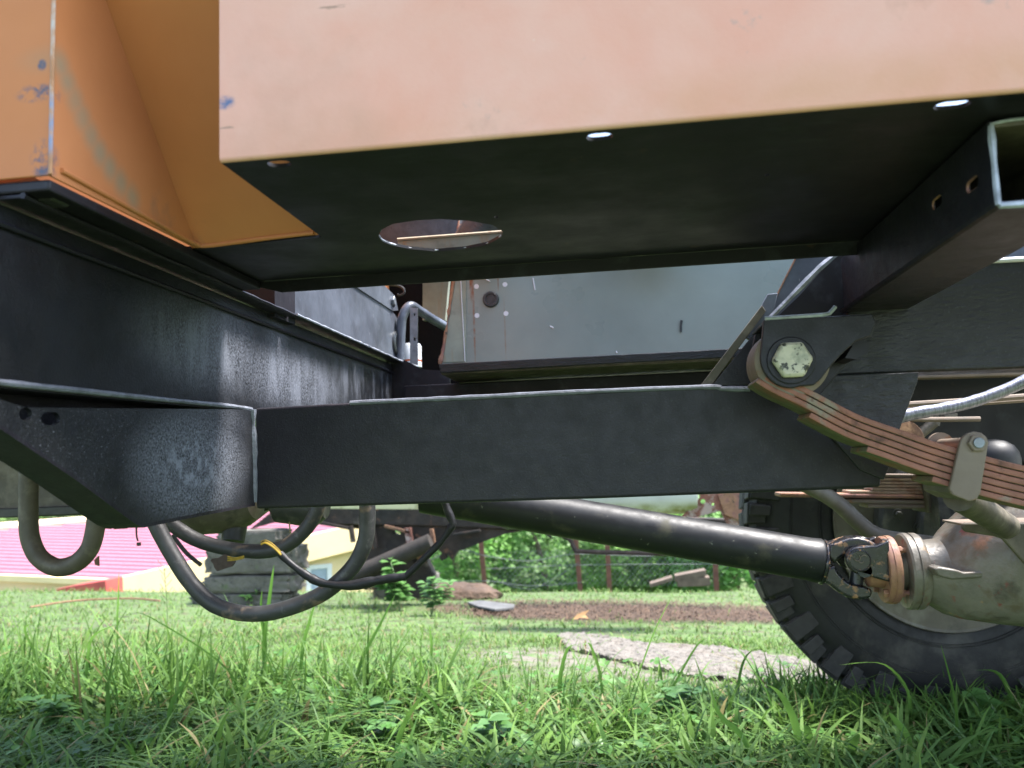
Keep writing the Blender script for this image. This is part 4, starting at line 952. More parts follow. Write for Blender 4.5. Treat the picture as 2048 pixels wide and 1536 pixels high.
# hand-set broad blades of the foreground (roots and arcs read off the picture, standing where they stand)
hero = [((540, 1400), (528, 1300, 540, 1190, 548, 1130), .012), ((520, 1400), (530, 1290, 522, 1230, 524, 1180), .011), ((600, 1390), (605, 1300, 620, 1240, 634, 1195), .011),
        ((95, 1400), (75, 1320, 50, 1255, 110, 1250), .009), ((170, 1420), (175, 1320, 190, 1270, 262, 1240), .009), ((480, 1440), (455, 1340, 300, 1235, 255, 1230), .006),
        ((700, 1420), (720, 1330, 760, 1250, 790, 1190), .009), ((860, 1340), (863, 1300, 861, 1270, 859, 1252), .0075), ((1290, 1440), (1330, 1400, 1395, 1290, 1430, 1280), .006),
        ((1130, 1440), (1120, 1370, 1135, 1300, 1160, 1290), .012), ((1210, 1450), (1200, 1350, 1180, 1290, 1165, 1292), .007), ((1240, 1450), (1280, 1340, 1310, 1260, 1345, 1190), .0035),
        ((1470, 1440), (1480, 1350, 1495, 1310, 1520, 1295), .007), ((1690, 1360), (1720, 1320, 1760, 1300, 1800, 1370), .010), ((1790, 1500), (1820, 1400, 1770, 1330, 1680, 1330), .006),
        ((1610, 1560), (1590, 1450, 1560, 1390, 1530, 1368), .016), ((1520, 1560), (1490, 1480, 1440, 1430, 1420, 1370), .012), ((1835, 1560), (1820, 1480, 1790, 1440, 1778, 1425), .013),
        ((1775, 1500), (1770, 1450, 1770, 1440, 1780, 1428), .010), ((1920, 1540), (1915, 1480, 1910, 1400, 1882, 1290), .006), ((2020, 1480), (2030, 1420, 2000, 1350, 1950, 1340), .010),
        ((1980, 1430), (1975, 1380, 1985, 1350, 2040, 1370), .012), ((1610, 1550), (1618, 1490, 1615, 1460, 1610, 1450), .018), ((1700, 1560), (1705, 1500, 1712, 1480, 1718, 1468), .018),
        ((200, 1540), (215, 1440, 215, 1380, 208, 1360), .009), ((330, 1520), (340, 1420, 360, 1380, 380, 1350), .010), ((900, 1540), (880, 1430, 840, 1380, 800, 1370), .008),
        ((2010, 1560), (1990, 1500, 1960, 1480, 1955, 1470), .014), ((1940, 1540), (1942, 1500, 1943, 1470, 1942, 1445), .010), ((1830, 1300), (1850, 1345, 1880, 1400, 1890, 1440), .006),
        ((235, 1300), (234, 1250, 236, 1200, 238, 1145), .006), ((870, 1410), (850, 1350, 840, 1320, 820, 1310), .007), ((1560, 1520), (1540, 1400, 1500, 1330, 1480, 1300), .003), ((790, 1560), (800, 1470, 840, 1400, 870, 1385), .012)]
bm = NB(); cl_ = bm.loops.layers.color.new('Col') if False else None
HV, HQ, HT, HC = [], [], [], []
for (r0, q, wd) in hero:
    root = hit(min(r0[0], 2300), max(r0[1], 1380)); Yd = root.y
    L = smooth_path([root] + [PY(q[i], q[i+1], Yd - .03*i) for i in (0, 2, 4)], 5)
    c = gcol(1, (.08, .18, .035), (.16, .31, .06), 0)[0]; k0 = len(HV); n = len(L)
    for i, p in enumerate(L):
        t = i/(n-1); ww = wd*.5*(.6 + .4*min(1, t*3))*(1 - t**3) + .0002
        s = Vector((math.cos(rnd.random()*.05 + wd*90 % 1.2 - .6), math.sin(wd*90 % 1.2 - .6), 0))
        d = (L[min(i+1, n-1)] - L[max(i-1, 0)]).normalized(); s = (s - d*s.dot(d)).normalized()
        up_ = d.cross(s)*ww*.35
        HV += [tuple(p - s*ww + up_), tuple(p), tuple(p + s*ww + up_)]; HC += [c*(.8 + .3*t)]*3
    for i in range(n - 1):
        a = k0 + 3*i; HQ += [(a, a+1, a+4, a+3), (a+1, a+2, a+5, a+4)]
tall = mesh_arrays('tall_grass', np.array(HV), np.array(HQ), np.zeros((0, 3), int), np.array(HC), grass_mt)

# clover and small round-leaved weeds in the near grass
def leaflets(P, Nrm, r, az, col):
    """heart-ish leaflet = 6-gon fan of 4 quads/tris around centre, tilted by Nrm"""
    n = len(P); V = []; K = 7
    u = np.stack([np.cos(az), np.sin(az), 0*az], 1); v = np.cross(Nrm, u); v /= np.linalg.norm(v, axis=1)[:, None]; u = np.cross(v, Nrm)
    shape = [(0, 0), (.55, .62), (1.0, .72), (1.42, .45), (1.34, 0), (1.42, -.45), (1.0, -.72), (.55, -.62)]
    for i, (a, b) in enumerate(shape):
        V.append(P + (u*a + v*b)*r[:, None] + Nrm*(abs(b)*r*.18)[:, None] if i else P)
    V = np.stack(V, 1).reshape(-1, 3); b = (np.arange(n)*8)[:, None]
    q = np.concatenate([b + np.array([0, 1, 2, 4]), b + np.array([0, 4, 6, 7])]); t = np.concatenate([b + np.array([2, 3, 4]), b + np.array([4, 5, 6])])
    return V, q, t, np.repeat(col, 8, 0)
P = scatter(1000, 1.0, 2.5); n = len(P); hh = .035 + .05*RS.rand(n); P2 = P + np.stack([(RS.rand(n)-.5)*.02, (RS.rand(n)-.5)*.02, hh], 1)
col = gcol(n, (.05, .145, .025), (.11, .25, .05), 0); az0 = RS.rand(n)*6.28; r = .006 + .009*RS.rand(n)
cp_ = []
for k in range(3):
    nr = np.stack([(RS.rand(n)-.5)*.9, -.25 + (RS.rand(n)-.5)*.9, np.ones(n)], 1); nr /= np.linalg.norm(nr, axis=1)[:, None]
    cp_.append(leaflets(P2, nr, r, az0 + k*2.094, col))
cp_.append(blades(P, hh, np.full(n, .0012), np.full(n, .02), az0, az0, col*.9, 2))
mesh_arrays('clover', *merge(cp_), leaf_mt)

# leaf litter and dead roots on the bare soil
P = []
for k in range(3800):
    t = RS.rand()*6.28; q = math.sqrt(RS.rand()); x = .05 + 1.15*q*math.cos(t); y = 4.5 + .6*q*math.sin(t); P.append((x, y, G(x, y) + .005))
P = np.array(P); n = len(P); az = RS.rand(n)*6.28
lc = np.array((.095, .058, .036))*(.5 + .9*RS.rand(n, 1))
Vd = blades(P, .02 + .03*RS.rand(n), np.full(n, .006), 1.6 + RS.rand(n), az, az + 1.57, lc, 3)
litter_mt = material('dead_stalk', (.1, .06, .04), .9, attr='Col')
mesh_arrays('leaf_litter', *Vd, litter_mt)

# ---------------------------------------------------------------- weeds that can be told apart
def frond(bm, a, b, wmax, up=.2):
    a, b = Vector(a), Vector(b); d = b - a; s = d.cross(Vector((0, -.3, 1))).normalized()
    L = [a + d*t + Vector((0, 0, -up*d.length*t*t)) for t in (0, .2, .45, .7, 1)]; W = [.08, .7, 1, .65, 0]
    l = [bm.verts.new(p - s*wmax*w + Vector((0, 0, wmax*w*.25))) for p, w in zip(L, W)]; c = [bm.verts.new(p) for p in L]; r_ = [bm.verts.new(p + s*wmax*w + Vector((0, 0, wmax*w*.25))) for p, w in zip(L, W)]
    for i in range(4):
        bm.faces.new([l[i], c[i], c[i+1], l[i+1]]); bm.faces.new([c[i], r_[i], r_[i+1], c[i+1]])
weed_leaf = material('weed_leaf', (.09, .21, .05), .5, trans=.3, var=.3, vscale=12)
stem_mt = material('green_stem', (.09, .15, .05), .6, var=.2, vscale=20)
seed_mt = material('tan_seed_head', (.20, .15, .08), .8, var=.3, vscale=80)
def seed_weed(root, tips, label, Yoff=0):
    o = thing('seeding_grass', tuple(root), label, 'weed', 'seeding grass stalks')
    for tip in tips:
        tip = Vector(tip); bm = NB(); mid = (root + tip)/2 + Vector((.01, 0, 0))
        L = smooth_path([root, mid, tip], 6); tube(bm, L, .0011, 5); finish('stem', bm, stem_mt, o, smooth=True)
        bm = NB(); n = 9
        for k in range(n):
            a = L[-1 - k//2] if k//2 < len(L) else L[0]; s = 1 if k % 2 else -1
            a = tip - (tip - mid)*(k/n*.75)
            e = a + Vector((s*.018, rnd.uniform(-.01, .01), .022 + rnd.random()*.006)); tube(bm, [a, (a + e)/2 + Vector((0, 0, -.001)), e], .0009, 5); 
        finish('seed_head', bm, seed_mt, o, smooth=True)
    return o
q = hit(330, 1330); seed_weed(q, [PY(328, 1134, q.y)], 'tan seed stalk standing in front of the yellow wall, below the sagging hose')
q = hit(722, 1290); seed_weed(q, [PY(690, 1180, q.y), PY(742, 1175, q.y)], 'straw coloured seed stalks under the taped wiring loom')
def leafy(name, px, py, h, n, lab, leafw=.02, spread=.5, grp='leafy weeds'):
    root = hit(px, py); o = thing(name, tuple(root), lab, 'weed', grp)
    for s in range(n):
        az = rnd.random()*6.28; tip = root + Vector((math.cos(az)*h*spread*rnd.random(), math.sin(az)*h*spread*rnd.random(), h*rnd.uniform(.6, 1)))
        L = smooth_path([root, (root + tip)/2 + Vector((.01, 0, .01)), tip], 5); bm = NB(); tube(bm, L, .002, 6); finish('stem', bm, stem_mt, o, smooth=True)
        for j in range(3, len(L)):
            for k in range(2):
                a2 = rnd.random()*6.28; ln = leafw*rnd.uniform(2, 3.2)
                bm = NB(); frond(bm, L[j], L[j] + Vector((math.cos(a2)*ln, math.sin(a2)*ln, ln*.25)), leafw*.7); finish('leaf', bm, weed_leaf, o, smooth=True)
leafy('broadleaf_weed', 800, 1222, .26, 7, 'bushy broadleaf weed against the soil heap behind the hanging loom', .028, .9)
leafy('broadleaf_weed', 862, 1232, .20, 4, 'smaller broadleaf weed between the bushy weed and the dark scrap sheet', .024, .9)
leafy('broadleaf_weed', 500, 1212, .10, 4, 'low weed at the foot of the stacked concrete blocks', .018, .9)
leafy('broadleaf_weed', 1700, 1372, .14, 2, 'round leaved weed in front of the big tyre tread', .012, .5)
for (x_, y_, h_, n_w, lw, txt) in ((120, 1470, .10, 4, .016, 'round leaved weed low in the grass at the lower left corner'), (760, 1500, .09, 4, .015, 'round leaved weed in the near grass below the hanging loom'), (1010, 1520, .11, 3, .017, 'broad leaved weed at the bottom edge below the soil patch'), (1330, 1470, .10, 4, .015, 'broad leaved weed in the near grass in front of the pale slab'), (1960, 1500, .11, 4, .018, 'broad leaved weed in the near grass at the lower right corner')):
    leafy('broadleaf_weed', x_, y_, h_, n_w, txt, lw, .9)
# dry leaves
dry_mt = material('dry_brown_leaf', (.30, .17, .07), .8, var=.3, vscale=50, trans=.15)
for px, py, s, lab in ((1790, 1425, .035, 'curled dry brown leaf lying in the grass before the tyre'), (1163, 1248, .04, 'small orange leaf lying on the lawn in front of the bare soil')):
    c = hit(px, py) + Vector((0, 0, .035 if py > 1300 else .02)); bm = NB(); frond(bm, c - Vector((s, 0, 0)), c + Vector((s, .02, .015)), s*.55, -.3); frond(bm, c - Vector((.3*s, .01, -.01)), c + Vector((s*.9, -.03, .03)), s*.45, .4)
    o = finish('fallen_leaf', bm, dry_mt, None, smooth=True); tag(o, lab, 'leaf')
# dark scrap sheet on the soil
bm = NB(); c = [hit(x, y) + Vector((0, 0, .035)) for x, y in [(935, 1218), (960, 1213), (1030, 1222), (1028, 1228), (990, 1233), (955, 1226)]]
prism(bm, c, (0, .0, -.012)); o = finish('scrap_sheet', bm, material('tar_sheet', (.10, .10, .10), .8, var=.3, vscale=12, bump=((40, 4),)), None, bevel=.002); tag(o, 'flat dark grey scrap sheet lying on the bare soil', 'scrap')
# soil heap / log
def lump(name, c, size, mt, seed=0, sub=4, amp=.18, boxy=.0, parent=None):
    bm = NB(); bmesh.ops.create_cube(bm, size=2) if boxy else bmesh.ops.create_icosphere(bm, subdivisions=sub, radius=1)
    if boxy:
        bmesh.ops.bevel(bm, geom=list(bm.edges), offset=.12, segments=2, affect='EDGES'); bmesh.ops.subdivide_edges(bm, edges=list(bm.edges), cuts=5, use_grid_fill=True)
    for v in bm.verts:
        d = mnoise.noise(v.co*2.2 + Vector((seed, 0, 0)))*amp + mnoise.noise(v.co*6 + Vector((0, seed, 0)))*amp*.45
        v.co = v.co*(1 + d); v.co = Vector((v.co.x*size[0], v.co.y*size[1], v.co.z*size[2])) + Vector(c)
    return finish(name, bm, mt, parent, smooth=True)
c = hit(905, 1200); o = lump('soil_heap', (c.x, c.y + .1, c.z), (.28, .16, .09), dirt_mt, 3); tag(o, 'low brown heap of soil beside the leafy weed', 'soil heap')
c = hit(200, 1214); 
bm = NB(); tube(bm, [hit(60, 1222) + Vector((0, 0, .02)), hit(150, 1212) + Vector((0, 0, .03)), hit(260, 1207) + Vector((0, 0, .03)), hit(320, 1209) + Vector((0, 0, .02))], .006, 6, 4); o = finish('fallen_stick', bm, material('stick_bark', (.22, .12, .07), .9), None, smooth=True); tag(o, 'thin reddish stick lying on the lawn before the yellow wall', 'stick')

# ---------------------------------------------------------------- concrete blocks under the derelict
BY = hit(480, 1212).y; BY2 = hit(805, 1200).y
def blockpx(x0, x1, yt, yb, Y, seed, lab, dy=.2, amp=.06):
    a = PY(x0, yb, Y); b = PY(x1, yt, Y); c = (a + b)/2
    o = lump('concrete_block', (c.x, Y + dy/2, c.z), (abs(b.x - a.x)/2*.98, dy/2, abs(b.z - a.z)/2*.98), concrete, seed, amp=amp*1.8, boxy=1)
    tag(o, lab, 'concrete block', 'concrete blocks stacked under the derelict vehicle'); return o
blockpx(430, 560, 1060, 1092, BY, 1, 'pale weathered concrete piece at the top of the block stack')
blockpx(408, 592, 1090, 1150, BY, 2, 'large rough concrete block in the middle of the stack, right behind the hoses')
blockpx(402, 590, 1150, 1188, BY, 3, 'darker concrete block beneath the large middle one')
blockpx(380, 575, 1187, 1222, BY, 4, 'crumbling concrete base block sunk into the grass')
blockpx(745, 868, 1150, 1206, BY2, 5, 'brownish concrete block behind the leafy weed')

# ---------------------------------------------------------------- derelict vehicle behind
dv = thing('derelict_truck', (-.4, 4.3, -.1), 'rusting derelict vehicle propped on concrete blocks behind the orange truck', 'truck')
rust_bg = material('flaking_rust', (.042, .030, .023), .85, var=.5, vscale=8, layers=[((.014, .012, .010), 4, .42, .6), ((.12, .105, .085), 7, .6, .7), ((.24, .12, .07), 12, .58, .72)], bump=((20, 5),))  # rust colour darkened to stand in for the shade there
tube_bg = material('dark_rusted_tube', (.028, .022, .018), .8, var=.4, vscale=14)
rust_light = material('peeling_rust_bracket', (.20, .085, .06), .85, var=.4, vscale=14, layers=[((.38, .30, .26), 16, .5, .58), ((.05, .03, .03), 30, .6, .68)], bump=((30, 4),))
dy_ = BY + .05
bm = NB(); prism(bm, [PY(x, y, dy_) for x, y in [(560, 1016), (860, 1018), (1500, 1040), (1500, 1080), (1330, 1080), (1010, 1058), (860, 1052), (560, 1046)]], (0, .1, 0)); finish('chassis_rail', bm, rust_bg, dv, bevel=.006)
rag = [(722, 1040), (1045, 1062), (1010, 1068), (960, 1086), (925, 1100), (915, 1102), (904, 1120), (898, 1112), (890, 1106), (893, 1117), (884, 1122), (878, 1114), (884, 1106), (872, 1096), (860, 1088), (845, 1090), (846, 1100), (852, 1106), (842, 1118), (836, 1128), (830, 1150), (765, 1180), (728, 1180), (722, 1130), (719, 1060)]
hb = [(786, 1062), (792, 1059), (800, 1063), (802, 1070), (794, 1070), (787, 1066)]
bm = NB(); prism(bm, [[PY(x, y, dy_ + .02) for x, y in rag], [PY(x, y, dy_ + .02) for x, y in hb]], (0, .05, 0)); finish('ragged_floor', bm, rust_bg, dv)
bm = NB(); tube(bm, [PY(690, 1160, dy_ - .12), PY(862, 1084, dy_ - .1)], .05, 14); finish('axle_tube', bm, tube_bg, dv, smooth=True)
bm = NB(); tube(bm, [PY(836, 1080, dy_ - .02), PY(838, 1120, dy_ - .02)], .012, 8); finish('rod', bm, rusty, dv, smooth=True)
for k, (x0, y0_, x1, y1_, w_) in enumerate([(742, 1050, 748, 1098, 10), (768, 1052, 820, 1066, 6), (815, 1056, 818, 1090, 14), (700, 1052, 704, 1085, 8), (862, 1058, 868, 1100, 8), (640, 1046, 700, 1058, 6), (905, 1070, 960, 1062, 5)]):
    a_, b_ = PY(x0, y0_, dy_ - .03), PY(x1, y1_, dy_ - .03); h_ = w_/F*dy_/2; d_ = (b_ - a_).normalized(); n2 = Vector((d_.z, 0, -d_.x))*h_
    bm = NB(); prism(bm, [a_ - n2, a_ + n2, b_ + n2*.8, b_ - n2*1.2], (0, .03, 0)); finish('rusty_strut', bm, (rust_bg, rusty, rust_light)[k % 3 if k != 5 else 0], dv, bevel=.003)
bm = NB(); lathe(bm, PY(845, 1098, dy_ - .06), (.2, -1, .1), [(0, .05), (.02, .06), (.04, .05), (.045, .02)], 20); finish('wheel_hub', bm, rust_light, dv, smooth=True)
bm = NB(); prism(bm, [PY(x, y, dy_ + .02) for x, y in [(760, 1120), (850, 1112), (868, 1150), (860, 1196), (770, 1198)]], (0, .08, 0)); finish('spring_hanger', bm, rust_bg, dv, bevel=.01)
bm = NB(); tube(bm, [PY(1120, 1070, dy_), PY(1140, 1080, dy_), PY(1150, 1098, dy_), PY(1170, 1103, dy_), PY(1360, 1108, dy_)], .013, 8, 5); finish('step_rail', bm, rust_bg, dv, smooth=True)
bm = NB(); prism(bm, [PY(x, y, dy_ - .01) for x, y in [(1092, 1066), (1100, 1070), (1105, 1078), (1098, 1074), (1090, 1068)]], (0, .02, 0)); finish('rust_flake', bm, rust_bg, dv)
bm = NB(); prism(bm, [PY(x, y, dy_) for x, y in [(600, 960), (862, 960), (862, 1020), (600, 1018)]], (0, .04, 0)); finish('lower_body', bm, body_cream, dv, bevel=.006)
bm = NB(); lathe(bm, PY(1085, 992, 3.75), (1, 0, -.01), [(0, .01), (.0, .075), (.01, .085), (.65, .09), (.68, .08), (.69, .01)], 28); finish('roof_tank', bm, tank_white, dv, smooth=True)
bm = NB(); prism(bm, [[PY(x, y, 3.7) for x, y in [(1395, 950), (1500, 950), (1500, 1062), (1478, 1058), (1455, 1050), (1440, 1022), (1390, 1035), (1362, 1034), (1385, 1012), (1400, 995)]], [PY(1406 + 5*math.cos(t), 1003 + 5*math.sin(t), 3.7) for t in [k*math.pi/5 for k in range(10)]], [PY(1426 + 3*math.cos(t), 1009 + 3*math.sin(t), 3.7) for t in [k*math.pi/4 for k in range(8)]]], (0, .01, 0)); finish('rusty_bracket', bm, rust_light, dv)
bm = NB(); prism(bm, [PY(x, y, 3.69) for x, y in [(1436, 990), (1450, 985), (1500, 980), (1500, 1050), (1450, 1030)]], (0, .006, 0)); finish('bracket_rib', bm, copper_rust, dv, bevel=.002)
bm = NB(); prism(bm, [PY(x, y, dy_ + .1) for x, y in [(500, 1058), (600, 1030), (640, 1050), (720, 1058), (720, 1050), (560, 1010)]], (0, .05, 0)); finish('cross_member', bm, rust_bg, dv)

# ---------------------------------------------------------------- house down the slope
yellow = material('yellow_render', (.80, .62, .34), .8, var=.08, vscale=1.5)
peach = material('peach_render', (.80, .60, .42), .8, var=.06, vscale=1.5)
roof_mt = material('pink_red_sheet_metal', (.28, .022, .055), .4, var=.12, vscale=1.2, layers=[((.36, .08, .12), 3, .45, .7)])
rib_mt = material('pale_pink_rib', (.44, .17, .21), .4, var=.08)  # ribs paler than the sheet between them
white_tr = material('white_trim', (.72, .74, .74), .6, var=.04)
house = thing('house', (-4, 11, -2), 'yellow house with a pink corrugated metal roof down the slope behind', 'house')
A = PY(-260, 1141, 11.0); B = PY(240, 1162, 10.2); Dd = PY(735, 1050, 12.5)
n_ = (B - A).cross(Dd - A).normalized(); Cc = PP(150, 1050, A, n_)
rp_px = [(-260, 1141), (0, 1146), (240, 1162), (415, 1120), (560, 1088), (735, 1050), (735, 1012), (150, 1050), (0, 1062), (-260, 1080)]
rp = [PP(x, y, A, n_) for x, y in rp_px]
bm = NB(); prism(bm, rp, (0, 0, -.06)); roof = as_parent(finish('roof', bm, roof_mt, house))
u_ = (B - A).normalized(); v_ = n_.cross(u_); 
if v_.dot(Cc - A) < 0: v_ = -v_
poly2 = [((p - A).dot(u_), (p - A).dot(v_)) for p in rp]; vmax = max(q[1] for q in poly2)
nr_ = 24
for k in range(nr_):
    vv = .12 + (vmax - .2)*k/nr_; xs_ = []
    for i in range(len(poly2)):
        (x0, y0_), (x1, y1_) = poly2[i], poly2[(i+1) % len(poly2)]
        if (y0_ > vv) != (y1_ > vv): xs_.append(x0 + (x1 - x0)*(vv - y0_)/(y1_ - y0_))
    if len(xs_) < 2: continue
    p0 = A + u_*min(xs_) + v_*vv; p1 = A + u_*max(xs_) + v_*vv; up_ = n_ if n_.z > 0 else -n_
    bm = NB(); prism(bm, [p0 - v_*.045, p0 + v_*.045, p0 + v_*.02 + up_*.035, p0 - v_*.02 + up_*.035], p1 - p0); finish('rib', bm, rib_mt, roof)
def vwall(p, q, zt0, zt1, zb, t, name, mt, par):
    d = (q - p); d.z = 0; nn = Vector((-d.y, d.x, 0)).normalized()*t
    if nn.y < 0: nn = -nn
    bm = NB(); prism(bm, [Vector((p.x, p.y, zt0)), Vector((q.x, q.y, zt1)), Vector((q.x, q.y, zb)), Vector((p.x, p.y, zb))], nn); return finish(name, bm, mt, par)
sh_ = Vector((0, .12, 0))
vwall(A + sh_, B + sh_, A.z - .02, B.z - .02, -3, .2, 'wall', peach, house)
E = B + (Dd - B)*1.32
w2 = as_parent(vwall(B + sh_, E + sh_, B.z - .02, B.z + (Dd.z - B.z)*1.32 - .02, -3.5, .2, 'wall', yellow, house))
fdir = (Dd - B); fn = Vector((fdir.y, -fdir.x, 0)).normalized(); fn = fn if fn.y < 0 else -fn
bm = NB(); o1 = B + fn*.06; o2 = E + fn*.06
prism(bm, [o1 + Vector((0, 0, .05)), o2 + Vector((0, 0, .05)), o2 + Vector((0, 0, -.32)), o1 + Vector((0, 0, -.34))], -fn*.1); finish('fascia', bm, yellow, house)
bm = NB(); prism(bm, [A + Vector((0, -.05, .02)), B + Vector((0, -.05, .02)), B + Vector((0, -.05, -.06)), A + Vector((0, -.05, -.06))], (0, .1, 0)); finish('eaves_trim', bm, yellow, house)
bm = NB(); fr = [PP(x, y, Cc, n_) for x, y in [(-260, 1080), (0, 1062), (150, 1050), (735, 1012), (735, 1006), (150, 1041), (0, 1052), (-260, 1070)]]
prism(bm, fr, (0, 0, .06)); finish('ridge_cap', bm, peach, house)
wn_ = Vector((0, 0, 0)) + fn
def onw(px, py, off=0): 
    p = PP(px, py, B + sh_ + fn*off, fn); return p
for x0, x1, yt, yb in ((613, 664, 1127, 1190), (566, 592, 1150, 1200)):
    o4 = [onw(x0, yt + 4, .03), onw(x1, yt, .03), onw(x1, yb, .03), onw(x0, yb, .03)]; i4 = [onw(x0 + 9, yt + 12, .03), onw(x1 - 9, yt + 9, .03), onw(x1 - 9, yb - 4, .03), onw(x0 + 9, yb - 4, .03)]
    bm = NB(); prism(bm, [o4, i4], -fn*.05); wf = as_parent(finish('window', bm, white_tr, house))
    bm = NB(); prism(bm, [p - fn*.02 for p in i4], -fn*.01); finish('pane', bm, material('window_glass', (.35, .42, .5), .15, var=.2, vscale=2), wf)
bm = NB(); prism(bm, [onw(112, 1190), onw(215, 1163), onw(214, 1200), onw(112, 1210)], (0, .01, 0)); bm.free()
bm = NB(); rq = [PY(x, y, 8.2) for x, y in [(112, 1178), (150, 1170), (212, 1160), (214, 1215), (112, 1215)]]
prism(bm, rq, (0, .3, 0)); rb = finish('red_sheet', bm, material('red_painted_sheet', (.42, .07, .06), .6, var=.25, vscale=4), None, bevel=.01); tag(rb, 'red painted sheet leaning before the yellow wall at the lawn edge', 'sheet')

# ---------------------------------------------------------------- fence of rusty angle posts
fence = thing('fence', (1, 7, -.3), 'sagging wire fence on rusty steel posts at the far lawn edge', 'fence')
post_mt = material('rusted_post', (.14, .06, .04), .85, var=.3, vscale=20)
wire_mt = material('galvanised_wire', (.16, .17, .17), .6, metal=.3)
posts = []
for x0, yb, xt, yt in ((973, 1186, 958, 1040), (1163, 1178, 1148, 1040), (1219, 1172, 1213, 1060), (1433, 1178, 1428, 1060), (860, 1195, 852, 1060)):
    a = hit(x0, yb); a = a if a.y < 7.3 else PY(x0, yb, 7.0); Yp = 6.6
    a = PY(x0, yb, Yp); b = PY(xt, yt, Yp)
    w_ = .019
    bm = NB(); prism(bm, [a + Vector((-w_, 0, -.2)), a + Vector((w_, 0, -.2)), a + Vector((w_, .006, -.2)), a + Vector((-w_ + .006, .006, -.2)), a + Vector((-w_ + .006, .04, -.2)), a + Vector((-w_, .04, -.2))], (b - a) + Vector((0, 0, .2))); finish('post', bm, post_mt, fence)
for pts_ in ([(860, 1120), (920, 1100), (973, 1112), (1060, 1122), (1150, 1108), (1300, 1112), (1440, 1100)], [(850, 1166), (973, 1162), (1060, 1172), (1163, 1165)], [(973, 1138), (1163, 1130), (1440, 1128)], [(1000, 1165), (1060, 1178), (1120, 1150), (1158, 1125)]):
    bm = NB(); tube(bm, [PY(x, y, 6.6) for x, y in pts_], .0026, 5, 4); finish('wire', bm, wire_mt, fence, smooth=True)
# mesh netting of the fence
bm = NB()
for k in range(46):
    for s in (-1, 1):
        x = 975 + k*10; tube(bm, [PY(x, 1172, 6.62), PY(x + s*60, 1100, 6.62)], .0013, 3)
nt_ = finish('wire_netting', bm, wire_mt, fence, smooth=False); nt_['kind'] = 'stuff'
# boards and debris
bd_mt = material('weathered_board', (.13, .095, .07), .85, var=.3, vscale=15)
for (x0, y0_, x1, y1_, th_, lab) in ((1350, 1158, 1412, 1146, .022, 'tilted brown board on top of the debris by the far fence'), (1355, 1166, 1420, 1163, .03, 'low grey board under the tilted one by the far fence'), (1300, 1172, 1345, 1158, .014, 'thin bamboo pole leaning left of the board pile')):
    a, b = PY(x0, y0_, 6.2), PY(x1, y1_, 6.2); bm = NB(); prism(bm, [a + Vector((0, 0, -th_)), a + Vector((0, .12, -th_)), a + Vector((0, .12, th_)), a + Vector((0, 0, th_))], b - a); o = finish('scrap_board', bm, bd_mt, None, bevel=.004); tag(o, lab, 'board', 'boards dumped by the fence')
bm = NB(); a, b = PY(1365, 1174, 6.3), PY(1410, 1156, 6.3); box(bm, tuple(a), (b.x, 6.5, b.z)); o = finish('wooden_crate', bm, material('dark_old_wood', (.10, .075, .055), .9, var=.4, vscale=20), None, bevel=.01); tag(o, 'dark old wooden box beneath the boards by the fence', 'box')

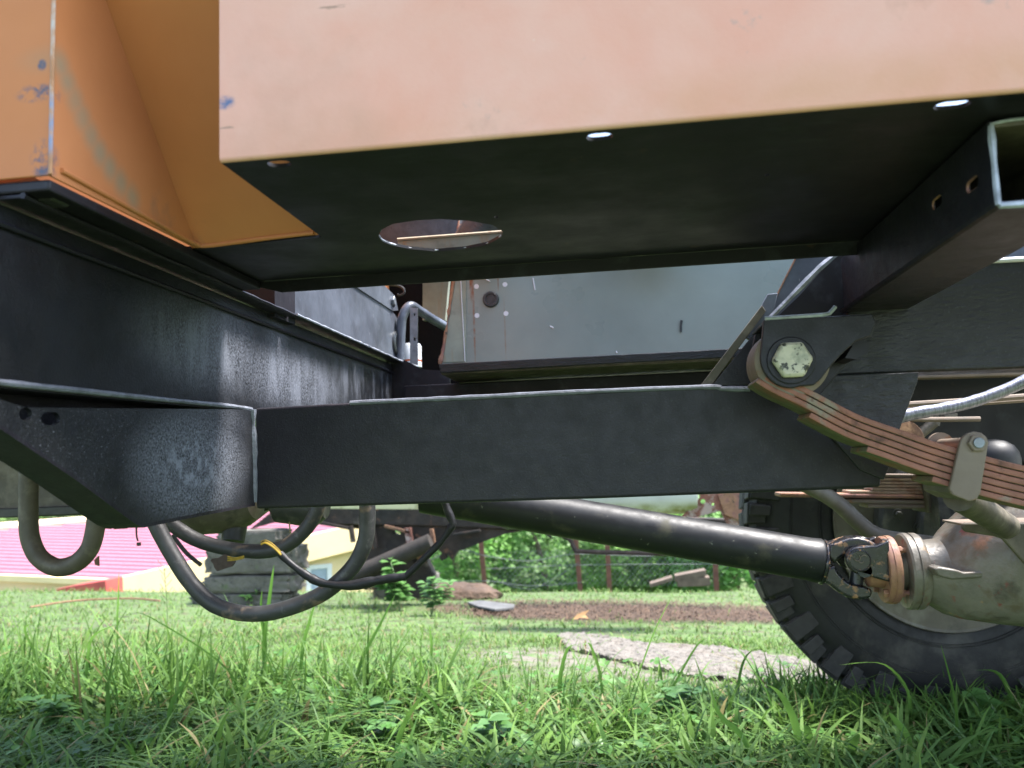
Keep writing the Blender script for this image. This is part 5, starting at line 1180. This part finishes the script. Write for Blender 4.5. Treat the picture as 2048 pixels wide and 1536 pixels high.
# ---------------------------------------------------------------- woods behind
foliage_mt = material('background_leaf', (.1, .2, .05), .55, attr='Col', trans=.5)
bark = material('grey_bark', (.14, .11, .08), .9, var=.3, vscale=10)
def crown(center, rad, n, leaf, base, dens=.55):
    c = np.array(center); 
    d = RS.normal(size=(n, 3)); d /= np.linalg.norm(d, axis=1)[:, None]; rr = (.35 + .65*RS.rand(n))**.6
    P = c + d*rr[:, None]*np.array(rad)
    keep = np.array([mnoise.noise(Vector(p)*1.6/max(.4, min(rad)/1.0)) > -.18 - dens*.2 for p in P]); P = P[keep]; n = len(P)
    tint = np.array([mnoise.noise(Vector(p)*2.0) for p in P])[:, None]
    az = RS.rand(n)*6.28; nr = np.stack([(RS.rand(n)-.5)*1.6, -.5 + (RS.rand(n)-.5)*1.4, .8 + RS.rand(n)*.5], 1); nr /= np.linalg.norm(nr, axis=1)[:, None]
    col = np.array(base)*1.65*(1 + .7*tint)*(.7 + .6*RS.rand(n, 1))
    u = np.stack([np.cos(az), np.sin(az), 0*az], 1); v = np.cross(nr, u); v /= np.linalg.norm(v, axis=1)[:, None]; u = np.cross(v, nr)
    L = leaf*(.6 + .8*RS.rand(n, 1)); V = np.stack([P - u*L*.5, P + v*L*.32, P + u*L*.6, P - v*L*.32], 1).reshape(-1, 3)
    q = (np.arange(n)*4)[:, None] + np.arange(4)
    return V, q, np.zeros((0, 3), int), np.repeat(col, 4, 0)
shr = [(905, 9.5, 1.0, (.09, .19, .04), 'bright loose shrub beside the yellow wall corner'), (985, 11, 1.3, (.07, .15, .04), 'dense green shrub behind the first rusty post'), (1080, 10.0, 1.0, (.10, .19, .05), 'light green shrub seen between the two tall rusty posts'),
       (1190, 12, 1.4, (.07, .15, .04), 'darker shrub behind the fence right of the second rusty post'), (1290, 9.6, .95, (.13, .23, .05), 'yellow green bush behind the fence netting at the centre'), (1380, 10.0, 1.0, (.10, .20, .05), 'leafy bush just behind the board pile'), (1460, 9.2, .9, (.12, .23, .06), 'bright bush at the left edge of the big tyre')]
for px, Y, rad, base, lab in shr:
    c = PY(px, 1120, Y); o = thing('shrub', (c.x, c.y, -1.2), lab, 'shrub', 'shrubs behind the fence')
    mesh_arrays('crown', *crown((c.x, c.y, c.z), (rad*.75, rad*.6, rad*.95), 8500, .062, base), foliage_mt, None, o)
    bm = NB(); tube(bm, [(c.x, c.y, -1.6), (c.x + .05, c.y, c.z - .2), (c.x - .1, c.y + .05, c.z + .4)], [.05, .04, .03, .02], 8, 4); finish('trunk', bm, bark, o, smooth=True)
WV = []
for k in range(70):
    y = 21 + 22*RS.rand(); x = (RS.rand()*2 - 1)*y*.95 - .05*y; z = G(x, y); rad = 1.5 + 1.4*RS.rand()
    WV.append(crown((x, y, z + rad*.8), (rad, rad*.9, rad), 2200, .22, (.06 + .05*RS.rand(), .14 + .07*RS.rand(), .04)))
mesh_arrays('woods', *merge(WV), foliage_mt)
